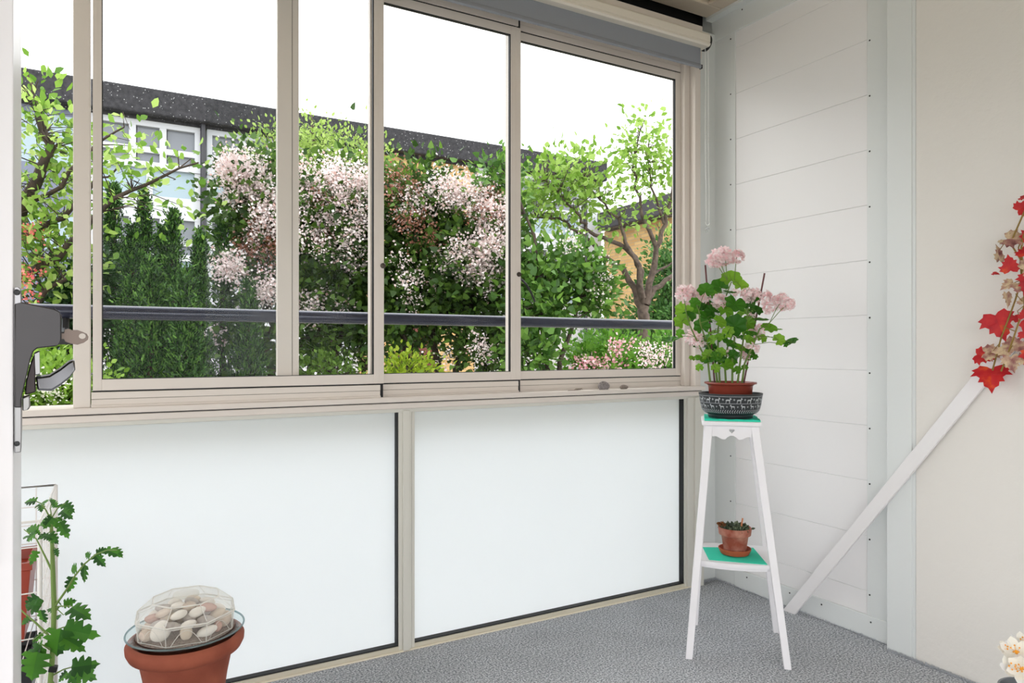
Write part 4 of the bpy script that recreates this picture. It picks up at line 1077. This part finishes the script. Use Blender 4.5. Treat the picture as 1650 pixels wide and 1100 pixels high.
FASC = mat('bitumen_fascia', (52, 51, 55), 0.85, vscale=14, col2=(30, 30, 34), bump=0.3, bscale=20)
def fascia_specks():
    nt = FASC.node_tree; b = nt.nodes['Principled BSDF']; tc = nt.nodes.new('ShaderNodeTexCoord')
    n = nt.nodes.new('ShaderNodeTexVoronoi'); n.inputs['Scale'].default_value = 16
    nt.links.new(tc.outputs['Object'], n.inputs['Vector'])
    r = nt.nodes.new('ShaderNodeValToRGB'); r.color_ramp.elements[0].position = 0.10; r.color_ramp.elements[0].color = (1, 1, 1, 1); r.color_ramp.elements[1].position = 0.16; r.color_ramp.elements[1].color = (0, 0, 0, 1)
    nt.links.new(n.outputs['Distance'], r.inputs['Fac'])
    mx = nt.nodes.new('ShaderNodeMix'); mx.data_type = 'RGBA'
    src = b.inputs['Base Color'].links[0].from_socket
    nt.links.new(r.outputs['Color'], mx.inputs['Factor']); nt.links.new(src, mx.inputs[6]); mx.inputs[7].default_value = lin((150, 150, 152))
    nt.links.new(mx.outputs[2], b.inputs['Base Color'])
fascia_specks()
bd = thing('apartment_building', 'long two-storey flat-roofed apartment block with white window bays and yellow brick', 'building', (0, YB, GZ))
xl, xr = -14.0, 10.44
m = MB().box(xl, xr, YB + 0.10, YB + 9, GZ, ztop - 0.4)
m.build('wall', mat('building_body', (200, 200, 204), 0.8), bd)
m = MB().box(xl - .2, xr, YB - 0.28, YB + 9.2, ztop - 0.46, ztop, ch=0.03); m.box(xl, xr, YB - 0.10, YB + 9, zf - 0.10, ztop - 0.45)
m.build('roof', FASC, bd)
zW1 = zf - 0.10                       # top of the upper windows
zt0 = BZ(270, 240 + 6); zt1 = BZ(270, 262)   # transom
zs0 = BZ(270, 270); zs1 = BZ(270, 277 + 3)
zp1 = BZ(270, 318); zw2 = BZ(270, 345)
zl1 = zw2 - (zW1 - zs0)              # lower windows mirror the upper ones
xs = [BX(u) for u in (147, 217, 266, 322)]
def bay(x0, cols, blind_from=None):
    """one window bay over two storeys: white frame, panes, blue panels"""
    x1 = cols[-1]
    for (zt_, zsill) in ((zW1, zs0), (zw2, zw2 - (zW1 - zs0))):
        tz = zt_ - (zW1 - zt0) * 1.0
        f = MB(); t = 0.09
        f.box(x0, x1, YB - 0.06, YB + 0.1, zt_ - 0.10, zt_ + 0.04); f.box(x0, x1, YB - 0.08, YB + 0.1, zsill - 0.06, zsill + 0.05)
        f.box(x0, x1, YB - 0.05, YB + 0.1, tz - 0.05, tz + 0.05)
        f.box(x0 + 0.001, x0 + t, YB - 0.055, YB + 0.1, zsill, zt_)
        cc = [x0] + cols
        for c in cols: f.box(c - t, c + (0.02 if c != x1 else -0.001), YB - 0.055, YB + 0.1, zsill, zt_)
        w = f.build('window', WFR, bd)
        p = MB()
        for a, b in zip(cc, cols): p.box(a + 0.04, b - 0.04, YB + 0.02, YB + 0.05, zsill, zt_ - 0.05)
        p.build('pane', PANE, w)
        # panels beneath
        zb_ = zsill - (zs0 - zp1)
        q = MB(); xm = x0 + (x1 - x0) * 0.52
        q.box(x0 + t, xm - 0.05, YB - 0.0, YB + 0.1, zb_, zsill - 0.06).box(xm + 0.05, x1 - t, YB, YB + 0.1, zb_, zsill - 0.06)
        q.build('spandrel_panel', BLUEP, bd)
        q = MB().box(x0, x1, YB - 0.03, YB + 0.1, zb_ - 0.30, zb_).box(x0, x0 + t, YB - 0.05, YB + .1, zb_, zsill).box(x1 - t, x1, YB - .05, YB + .1, zb_, zsill).box(xm - .05, xm + .05, YB - .04, YB + .1, zb_, zsill)
        q.build('panel_frame', WFR, bd)
def pipe(x): MB().tube([(x, YB - 0.14, ztop - 0.4), (x, YB - 0.14, GZ)], 0.045, 8).build('downpipe', mat('dark_pipe', (46, 46, 52), 0.5), bd)
bay(BX(147), [BX(217), BX(266), BX(322)])
pipe(BX(326))
b2 = BX(333); wbay = BX(322) - BX(147)
bay(b2, [b2 + wbay * .38, b2 + wbay * .68, b2 + wbay])
bay(b2 + wbay + .25, [b2 + wbay * 1.38 + .25, BX(575)])
xb0 = BX(580); xb1 = BX(764)
MB().box(xb0, xb1, YB - 0.02, YB + 0.1, GZ, zf - 0.08).build('brick_wall', BRX, bd)
def small_window(u0, v0, u1, v1):
    a, b = BX(u0), BX(u1); z1, z0 = BZ(u0, v0), BZ(u0, v1)
    f = MB().box(a, b, YB - 0.05, YB, z0, z1, ch=0.01); w = f.build('window', WFR, bd)
    MB().box(a + .07, b - .07, YB - 0.06, YB - 0.045, z0 + .07, z1 - .07).build('pane', PANE, w)
small_window(682, 272, 702, 330); small_window(558, 520, 590, 562)
MB().box(BX(640), BX(700), YB - 0.06, YB - 0.02, GZ, BZ(670, 525), ch=0.01).build('entrance_door', mat('dark_red_door', (98, 44, 34), 0.5), bd)
x3 = BX(768)
bay(x3, [x3 + 1.0, x3 + 1.9, x3 + 2.8]); pipe(x3 + 2.87)
MB().box(x3 + 2.95, 10.43, YB - 0.04, YB + 0.1, GZ, zf - 0.08).build('end_panel', WFR, bd)
# left: dark siding and pale panels
xa = BX(147) - 0.06
MB().box(xl, xa, YB - 0.02, YB + 0.1, BZ(60, 182), zf - .05).build('siding', SIDE, bd)
MB().box(xl, xa, YB - 0.02, YB + 0.1, BZ(60, 262), BZ(60, 182)).build('spandrel_panel', BLUEP, bd)
MB().box(xl, xa, YB - 0.02, YB + 0.1, BZ(60, 345), BZ(60, 262)).build('siding', SIDE, bd)
MB().box(xl, xa, YB - 0.02, YB + 0.1, BZ(60, 400), BZ(60, 345)).build('spandrel_panel', BLUEP, bd)
MB().box(xl, xa, YB - 0.02, YB + 0.1, GZ, BZ(60, 400)).build('siding', SIDE, bd)

# brick wing on the right, running towards us
XW = 10.45
zroof = onX(1042, 353, XW).z
wg = thing('brick_wing', 'low yellow brick building with dark roof behind the tree at the right', 'building', (XW, 10.5, GZ))
MB().box(XW, XW + 8, 7.0, YB - 0.12, GZ, zroof - 0.05).build('wall', BRY, wg)
MB().box(XW - 0.35, XW + 8.3, 6.6, YB - 0.3, zroof - 0.08, zroof + 0.34, ch=0.03).build('roof', mat('dark_roof_edge', (58, 56, 60), 0.7), wg)

# ------------------------------------------------------------------ plants outside
def cloud(blobs, per, clr, lsize, up=0.3, shell=0.55):
    """blobs: (u,v,ru,rv,t,rt,clusters). leaf clusters inside ellipsoids; returns P,D,N,L and cluster centres"""
    P = []; D = []; N = []; L = []; CC = []
    for (u, v, ru, rv, t, rt, nc) in blobs:
        c = np.array(at(u, v, t)); sx_ = ru * t / 1130; sz_ = rv * t / 1130
        d = rnd_dir(nc); rad = (shell + (1 - shell) * RNG.random(nc)) ** 0.7
        rad = RNG.random(nc) ** (1 / 2.2)
        o = d * rad[:, None]
        cc = c[None, :] + np.outer(o[:, 0] * sx_, [CA, -SA, 0]) + np.outer(o[:, 1] * rt, [SA, CA, 0]) + np.outer(o[:, 2] * sz_, [0, 0, 1])
        CC.append(cc)
        idx = np.repeat(np.arange(nc), per); n = len(idx)
        off = RNG.normal(size=(n, 3)) * clr
        P.append(cc[idx] + off); D.append(norm(norm(off) + rnd_dir(n) * 0.6 + np.array([0, 0, up])))
        nn = rnd_dir(n, 0.8); N.append(nn); L.append(lsize * RNG.uniform(0.6, 1.25, n))
    return np.concatenate(P), np.concatenate(D), np.concatenate(N), np.concatenate(L), np.concatenate(CC)

def twigs(mb, CC, limbs, every=1, r=0.006):
    """thin curved twigs from the nearest limb point to the leaf clusters"""
    pts = np.array([list(p) for l in limbs for p in l])
    for c in CC[::every]:
        d = np.linalg.norm(pts - c, axis=1) + np.maximum(0, pts[:, 2] - c[2]) * 2
        a = Vector(pts[int(np.argmin(d))]); b = Vector(c)
        if (b - a).length > 1.6: continue
        mid = a.lerp(b, .5) + Vector((random.uniform(-.08, .08), random.uniform(-.08, .08), random.uniform(-.02, .12)))
        mb.tube([a, mid, b], r, 4, cap=False, r2=r * .3)
def ground_pt(u, t): p = at(u, 562, t); p.z = GZ; return p
def limb(mb, pts, r0, r1, jit=0.0, sub=3):
    """pixel polyline (u,v,t) -> tapered limb; returns densified world points"""
    W_ = [at(*p) for p in pts]; out = []
    if pts[0][1] >= 600: W_[0] = ground_pt(pts[0][0], pts[0][2])
    for i in range(len(W_) - 1):
        for k in range(sub): out.append(W_[i].lerp(W_[i + 1], k / sub) + (Vector([random.uniform(-jit, jit) for _ in range(3)]) if (i or k) else Vector()))
    out.append(W_[-1])
    mb.tube(out, r0, 8, r2=r1); return out

BARKG = mat('grey_bark', (96, 82, 72), 0.9, vscale=20, col2=(62, 50, 44), bump=0.5, bscale=40)
BARKD = mat('dark_bark', (74, 60, 50), 0.9, vscale=20, col2=(50, 42, 36), bump=0.5, bscale=40)

# --- thujas
TH = leafmat('thuja_green', [(18, 34, 16), (34, 64, 26), (58, 98, 38), (100, 142, 58)], 0.15, 0.6)  # darkest greens put the shade of gaps between sprays into the colour
THU = [(183, 296, 34, 5.9, 'tall conical conifer at the left end of the hedge, next to the window post'),
       (232, 316, 24, 5.7, 'slim pointed conifer second from the left in the dark hedge'),
       (213, 372, 36, 5.2, 'lower conifer in front between the two left peaks of the hedge'),
       (259, 372, 20, 5.9, 'thin-tipped conifer third peak from the left in the hedge'),
       (279, 346, 20, 5.4, 'pointed conifer in the middle of the hedge below the white windows'),
       (322, 380, 22, 5.8, 'narrow conifer right of the middle of the hedge'),
       (358, 368, 28, 6.3, 'conifer at the right end of the hedge behind the lilac twigs'),
       (300, 440, 42, 4.8, 'short bushy conifer at the front of the hedge, bottom right'),
       (243, 425, 46, 4.9, 'short bushy conifer at the front of the hedge, bottom middle'),
       (400, 460, 44, 6.0, 'low conifer partly hidden behind the lilac stems')]
for (u, v, w, t, lab) in THU:
    top = at(u, v, t); base_ = ground_pt(u, t); H_ = top.z - GZ; R_ = w * t / 1130 * 1.0
    o = thing('conifer', lab, 'conifer', base_, 'conifers in the hedge')
    MB().tube([base_, (base_.x, base_.y, top.z - 0.15)], 0.05, 7, r2=0.01).build('trunk', BARKD, o, smooth=50)
    nb = 330 ; zf_ = RNG.random(nb) ** 0.75
    # sprays: branchlets fanning upward from the column
    P = []; D = []; N = []; L = []
    for k in range(nb):
        f = zf_[k]; rr = R_ * min(1.0, (1 - f) ** 0.9 * 1.45) * (0.75 + 0.35 * random.random()); a = random.uniform(0, 2 * PI)
        out = np.array([math.cos(a), math.sin(a), 0.0]); tip = np.array(base_) + out * rr + np.array([0, 0, f * H_])
        ax = norm((out * 0.45 + np.array([0, 0, 1.0]))[None, :])[0]
        m_ = 40; ln = 0.22 * (1 - 0.5 * f)
        s_ = RNG.random(m_); spread = RNG.normal(size=(m_, 3)) * 0.034 * (1.1 - s_)[:, None]
        P.append(tip[None, :] + ax[None, :] * (s_ - .5)[:, None] * ln + spread); D.append(norm(ax[None, :] + RNG.normal(size=(m_, 3)) * 0.45)); N.append(norm(out[None, :] + RNG.normal(size=(m_, 3)) * .6)); L.append(RNG.uniform(.022, .05, m_))
    leaves('foliage', np.concatenate(P), np.concatenate(D), np.concatenate(N), np.concatenate(L), FROND, TH, o, W=1.1)

# --- generic leafy plant
def plant(name, lab, cat, base_uv, blobs, limbs_px, per, clr, lsize, tpl, mt, bark, r0=0.03, group=None, flowers=None, twe=2, up=.3, tw_r=0.006, dens=1.0):
    blobs = [b[:6] + (max(2, int(b[6] * dens)),) for b in blobs]
    bp_ = ground_pt(*base_uv)
    o = thing(name, lab, cat, bp_, group)
    wood = MB(); limbs = []
    for (pts, ra, rb_) in limbs_px:
        limbs.append(limb(wood, pts, ra, rb_, 0.02))
    # join every limb's foot to the ground
    P, D, N, L, CC = cloud(blobs, per, clr, lsize, up)
    if not limbs:
        for (u, v, ru, rv, t, rt, nc) in blobs:
            a = ground_pt(u, t); b = at(u, v, t); k = [a.lerp(b, i / 5) + Vector((random.uniform(-.04, .04), random.uniform(-.04, .04), 0)) for i in range(6)]
            wood.tube(k, r0, 6, r2=r0 * .4); limbs.append(k)
    twigs(wood, CC, limbs, twe, tw_r)
    wood.build('branches', bark, o, smooth=50)
    leaves('foliage', P, D, N, L, tpl, mt, o)
    if flowers:
        for (nm, fb, nper, fcl, fs_, fm) in flowers:
            P, D, N, L, CC = cloud(fb, nper, fcl, fs_, 0.2)
            # panicles: stretch the clusters upward
            leaves(nm, P, D, N, L, FLORET, fm, o)
    return o

LIL = leafmat('lilac_green', [(42, 66, 28), (62, 92, 36), (98, 132, 50), (52, 78, 32)], 0.35, 0.45)
LILF = leafmat('lilac_blossom', [(244, 228, 226), (250, 242, 242), (232, 208, 208), (246, 236, 234), (204, 164, 154)], 0.3, 0.8)
LILB = leafmat('lilac_faded', [(164, 112, 92), (142, 90, 70), (196, 154, 140)], 0.2, 0.9)
plant('lilac_bush', 'pale pink lilac bush in bloom behind the middle window post', 'lilac', (480, 6.8),
      [(420, 330, 70, 75, 6.6, .5, 200), (520, 400, 80, 110, 6.9, .6, 330), (580, 330, 60, 80, 7.1, .5, 170), (430, 440, 75, 50, 6.7, .4, 120), (540, 520, 80, 70, 7.0, .5, 150), (430, 560, 50, 50, 6.5, .4, 60), (600, 480, 60, 110, 7.2, .4, 150)],
      [([(452, 700, 6.6), (440, 600, 6.6), (425, 560, 6.6), (440, 520, 6.6), (410, 450, 6.6), (385, 360, 6.6)], .045, .012), ([(460, 700, 6.7), (470, 600, 6.7), (450, 540, 6.6), (420, 480, 6.6), (380, 430, 6.5)], .04, .012),
       ([(510, 700, 7), (500, 600, 7), (520, 500, 7), (500, 400, 7), (470, 300, 7)], .05, .012), ([(520, 700, 7), (535, 600, 7), (560, 480, 7), (590, 380, 7)], .05, .012),
       ([(530, 700, 7), (500, 640, 6.9), (430, 580, 6.8)], .04, .014), ([(540, 700, 7), (590, 590, 7.1), (620, 500, 7.2)], .04, .012)],
      14, .13, .078, LEAF_HEART, LIL, BARKD, twe=2, dens=.85,
      flowers=[('blossoms', [(400, 290, 45, 45, 6.35, .25, 34), (380, 270, 25, 20, 6.2, .15, 10), (430, 340, 55, 60, 6.3, .3, 40), (365, 432, 28, 18, 6.1, .1, 9), (520, 300, 50, 60, 6.6, .3, 38), (560, 370, 55, 60, 6.6, .3, 34), (490, 380, 60, 60, 6.5, .3, 24), (510, 480, 70, 50, 6.6, .3, 12), (580, 290, 30, 30, 6.6, .2, 12), (430, 470, 40, 40, 6.2, .2, 10), (345, 540, 8, 6, 6.2, .05, 2)], 75, .062, .026, LILF),
               ('faded_blossoms', [(430, 380, 40, 60, 6.4, .25, 10), (510, 360, 60, 60, 6.6, .3, 16), (440, 400, 20, 40, 6.3, .2, 8)], 70, .055, .024, LILB)])
plant('lilac_bush', 'pale pink lilac bush seen through the centre sash with dense leafy stems', 'lilac', (730, 6.9),
      [(680, 330, 55, 50, 6.8, .4, 130), (670, 285, 10, 24, 6.8, .12, 8), (740, 400, 85, 72, 6.9, .5, 320), (650, 400, 50, 90, 6.9, .4, 130), (790, 420, 55, 90, 6.8, .5, 190), (720, 480, 100, 70, 6.9, .5, 230), (790, 560, 60, 50, 6.8, .4, 110), (650, 520, 50, 60, 6.9, .3, 70)],
      [([(690, 700, 6.9), (660, 590, 6.9), (640, 500, 6.9), (640, 400, 6.9)], .045, .012), ([(712, 700, 6.9), (692, 600, 6.8), (650, 540, 6.8)], .04, .014), ([(720, 700, 6.9), (705, 590, 6.9), (690, 480, 6.9), (680, 340, 6.9), (676, 250, 6.9)], .045, .01),
       ([(735, 700, 6.9), (738, 590, 6.9), (760, 500, 6.9), (760, 380, 6.9)], .045, .012), ([(745, 700, 6.9), (780, 600, 6.9), (800, 500, 6.9), (800, 400, 6.9)], .04, .012)],
      14, .13, .078, LEAF_HEART, LIL, BARKD, twe=2, dens=.85,
      flowers=[('blossoms', [(740, 310, 50, 35, 6.5, .3, 26), (790, 350, 35, 50, 6.4, .3, 34), (775, 440, 40, 40, 6.4, .25, 20), (730, 410, 40, 20, 6.4, .2, 9), (660, 320, 40, 40, 6.5, .2, 12), (690, 440, 60, 50, 6.5, .3, 6), (785, 400, 35, 40, 6.3, .2, 14), (740, 560, 60, 30, 6.4, .2, 4)], 75, .060, .026, LILF),
               ('faded_blossoms', [(650, 300, 30, 40, 6.5, .2, 12), (670, 370, 45, 40, 6.5, .2, 10), (790, 330, 30, 30, 6.4, .2, 10)], 70, .055, .024, LILB)])
plant('leafy_shrub', 'dark green heart-leaved shrub between the centre sash stile and the tree', 'shrub', (880, 6.3),
      [(800, 285, 22, 18, 6.4, .2, 40), (872, 450, 34, 42, 6.3, .3, 70), (930, 440, 45, 45, 6.4, .35, 110), (865, 500, 36, 40, 6.2, .3, 90), (852, 570, 28, 28, 6.1, .25, 60), (955, 475, 30, 28, 6.5, .25, 50), (812, 335, 22, 30, 6.5, .2, 36)],
      [([(885, 700, 6.3), (880, 600, 6.3), (870, 480, 6.3), (860, 380, 6.3), (815, 280, 6.4)], .03, .008), ([(890, 700, 6.3), (905, 580, 6.3), (935, 480, 6.4), (950, 410, 6.4)], .03, .008)],
      11, .10, .08, LEAF_HEART, leafmat('shrub_green', [(52, 86, 34), (80, 120, 46), (118, 158, 66)], 0.35, 0.45), BARKD, dens=.7,
      flowers=[('blossoms', [(960, 440, 30, 40, 6.2, .2, 5), (915, 390, 20, 15, 6.1, .1, 2)], 45, .05, .022, LILF)])
plant('light_green_tree', 'yellow-green small-leaved tree rising behind the lilacs to the roof line', 'tree', (530, 9.5),
      [(530, 270, 80, 55, 9.4, .7, 240), (440, 250, 40, 45, 9.2, .5, 80), (590, 270, 40, 50, 9.4, .5, 100), (500, 230, 35, 30, 9.3, .4, 60), (430, 300, 60, 60, 9.3, .5, 90)],
      [([(530, 640, 9.5), (528, 480, 9.5), (520, 340, 9.5), (505, 220, 9.5), (500, 180, 9.5)], .09, .01), ([(530, 420, 9.5), (570, 320, 9.4), (600, 215, 9.4), (612, 190, 9.4)], .04, .008), ([(525, 400, 9.5), (470, 310, 9.3), (430, 200, 9.2)], .04, .008)],
      12, .13, .062, LEAF_OVAL, leafmat('spring_green', [(122, 150, 66), (150, 176, 88), (172, 194, 112)], 0.45, 0.5), BARKG, dens=.7)
# --- tree with the visible trunk on the right
plant('garden_tree', 'small open-crowned tree with a grey forked trunk in front of the brick wing', 'tree', (1037, 8.2),
      [(900, 285, 50, 36, 7.8, .5, 80), (960, 290, 50, 40, 7.9, .6, 60), (1030, 245, 40, 35, 8.1, .5, 44), (1055, 290, 38, 35, 8.2, .5, 30), (915, 350, 55, 35, 8.0, .5, 34), (990, 350, 45, 25, 8.1, .5, 22), (1075, 340, 20, 40, 8.3, .5, 14), (865, 320, 25, 40, 7.8, .4, 36), (1040, 200, 30, 12, 8.1, .4, 8), (1085, 240, 25, 45, 8.1, .4, 20)],
      [([(1036, 760, 8.2), (1036, 600, 8.2), (1037, 520, 8.2), (1038, 492, 8.2)], .085, .062), ([(1036, 500, 8.2), (1020, 460, 8.2), (1003, 435, 8.15), (965, 405, 8.1), (935, 375, 8.05), (900, 352, 8.0), (862, 350, 7.9)], .045, .010),
       ([(1036, 490, 8.2), (1030, 440, 8.1), (1018, 405, 8.1), (985, 390, 8.0), (945, 370, 8.0), (935, 350, 7.9), (905, 320, 7.8), (880, 290, 7.8)], .038, .007),
       ([(1036, 480, 8.1), (1028, 430, 8.0), (1010, 390, 8.0), (995, 350, 8.0), (965, 320, 8.0), (940, 290, 7.9)], .034, .006),
       ([(1040, 490, 8.2), (1050, 440, 8.2), (1058, 400, 8.2), (1070, 360, 8.2), (1080, 320, 8.2), (1090, 250, 8.2)], .045, .010), ([(1058, 400, 8.2), (1040, 360, 8.2), (1030, 320, 8.2), (1020, 270, 8.1), (1030, 215, 8.1)], .028, .006),
       ([(1042, 490, 8.2), (1055, 465, 8.3), (1080, 445, 8.35), (1110, 435, 8.4)], .04, .018), ([(1050, 440, 8.2), (1075, 430, 8.3), (1105, 400, 8.3)], .02, .006), ([(1070, 360, 8.2), (1050, 300, 8.1), (1045, 240, 8.1)], .018, .005)],
      10, .11, .085, LEAF_OVAL, leafmat('tree_green', [(96, 134, 46), (132, 168, 66), (164, 192, 104)], 0.45, 0.45), BARKG, twe=1, tw_r=.006, dens=.62)
# --- cherry with reddish blossom at the left
plant('cherry_tree', 'bright green broad-leaved tree with bare dark branches filling the left edge', 'tree', (-40, 5.2),
      [(70, 200, 45, 60, 5.0, .4, 44), (85, 330, 50, 70, 5.0, .4, 60), (60, 420, 50, 70, 5.0, .4, 60), (110, 250, 50, 60, 5.2, .4, 40), (190, 210, 40, 24, 5.0, .3, 9), (215, 290, 50, 26, 4.9, .3, 15), (270, 275, 40, 20, 4.9, .3, 9), (250, 325, 50, 20, 4.9, .3, 10), (20, 300, 60, 120, 5.0, .5, 50), (50, 145, 18, 30, 5.0, .2, 10), (110, 430, 40, 50, 5.2, .3, 30)],
      [([(-40, 900, 5.2), (-40, 600, 5.2), (-30, 480, 5.2), (0, 400, 5.1), (40, 330, 5.0), (80, 240, 5.0), (60, 170, 5.0), (45, 120, 5.0)], .09, .008), ([(-30, 480, 5.2), (20, 448, 5.1), (75, 430, 5.0), (120, 390, 5.0), (160, 340, 4.9), (240, 295, 4.9), (320, 262, 4.9)], .04, .006),
       ([(0, 400, 5.1), (50, 370, 5.0), (100, 350, 5.0), (140, 300, 5.0), (190, 270, 4.9)], .03, .006), ([(-20, 500, 5.1), (50, 490, 5.0), (90, 460, 5.0), (130, 430, 5.0)], .03, .008), ([(40, 330, 5.0), (100, 300, 5.0), (150, 230, 5.0), (200, 205, 5.0)], .02, .005)],
      9, .10, .070, LEAF_OVAL, leafmat('cherry_green', [(84, 124, 44), (116, 154, 58), (150, 182, 84), (182, 204, 118)], 0.5, 0.45), BARKD, twe=1, tw_r=.005, dens=.55,
      flowers=[('blossoms', [(52, 370, 16, 12, 4.8, .1, 4), (45, 440, 14, 16, 4.8, .1, 4), (50, 480, 12, 8, 4.8, .1, 3)], 22, .035, .02, leafmat('coral_blossom', [(222, 92, 92), (240, 150, 140)], .3))])
# --- low shrubs
YG = leafmat('yellow_green', [(140, 164, 40), (166, 186, 56), (112, 144, 44)], 0.4)
MG = leafmat('mid_green', [(74, 120, 44), (98, 146, 56), (124, 168, 70)], 0.4)
PKF = leafmat('weigela_pink', [(232, 168, 180), (244, 208, 212), (214, 128, 146), (240, 226, 222)], 0.3, .8)
plant('golden_shrub', 'low yellow-green shrub at the sill level below the lilac stems', 'shrub', (655, 6.0), [(655, 606, 38, 18, 5.9, .3, 70), (640, 640, 60, 40, 5.9, .3, 60)], [], 14, .08, .05, LEAF_OVAL, YG, BARKD, r0=.012)
plant('golden_shrub', 'small yellow-green shrub half hidden under the left lilac stems', 'shrub', (540, 6.6), [(540, 606, 60, 22, 6.4, .3, 60)], [], 14, .08, .05, LEAF_OVAL, leafmat('olive_green', [(84, 118, 44), (112, 146, 58)], 0.4), BARKD, r0=.012)
plant('flowering_shrub', 'bright green shrub sprinkled with pink and white flowers below the tree', 'shrub', (960, 7.0),
      [(960, 590, 55, 42, 6.8, .4, 130), (1010, 610, 60, 40, 6.6, .3, 90), (985, 570, 30, 25, 6.9, .2, 40)], [], 14, .09, .06, LEAF_OVAL, leafmat('lime_green', [(104, 158, 52), (132, 184, 70), (88, 140, 48)], 0.4), BARKD, r0=.014,
      flowers=[('blossoms', [(965, 588, 45, 10, 6.3, .15, 11), (1000, 562, 20, 12, 6.3, .1, 5)], 26, .045, .028, PKF)])
plant('flowering_shrub', 'darker shrub thick with small white and pink flowers beside the tree trunk', 'shrub', (1060, 6.6),
      [(1060, 600, 50, 42, 6.5, .3, 110), (1085, 570, 30, 40, 6.7, .3, 60)], [], 14, .09, .055, LEAF_OVAL, MG, BARKD, r0=.014,
      flowers=[('blossoms', [(1060, 575, 36, 28, 6.1, .15, 22)], 24, .045, .020, leafmat('white_pink', [(240, 226, 224), (232, 190, 198), (250, 244, 240)], .3, .8))])
plant('round_evergreen', 'dark green rounded bush behind the tree trunk by the brick wing', 'shrub', (1080, 10),
      [(1085, 440, 40, 60, 9.8, .5, 160), (1050, 520, 40, 50, 9.8, .4, 110), (1095, 530, 40, 60, 9.6, .4, 110), (990, 545, 40, 20, 10, .4, 60)], [], 16, .12, .07, LEAF_OVAL, leafmat('deep_green', [(54, 92, 44), (78, 120, 58), (96, 138, 70)], 0.3), BARKD, r0=.03)
plant('clipped_hedge', 'light green hedge with small white flowers low beyond the open window at left', 'hedge', (80, 4.2),
      [(60, 640, 80, 60, 4.1, .3, 200), (110, 650, 60, 50, 4.2, .3, 140), (60, 590, 50, 25, 4.6, .2, 60)], [], 14, .07, .042, LEAF_OVAL, leafmat('hedge_green', [(112, 152, 48), (146, 180, 74), (88, 128, 42)], 0.4), BARKD, r0=.012,
      flowers=[('blossoms', [(70, 620, 60, 40, 3.85, .1, 36)], 8, .03, .018, leafmat('hedge_white', [(250, 250, 240), (244, 236, 220)], .3))])
plant('dark_evergreen', 'dark green bushy evergreen behind the left window post above the hedge', 'shrub', (125, 5.6),
      [(110, 520, 40, 70, 5.5, .3, 150), (140, 470, 30, 60, 5.6, .3, 90)], [], 18, .08, .05, LEAF_OVAL, leafmat('dark_leaf', [(36, 66, 30), (52, 88, 40)], 0.2), BARKD, r0=.02)
bpy.context.view_layer.update()
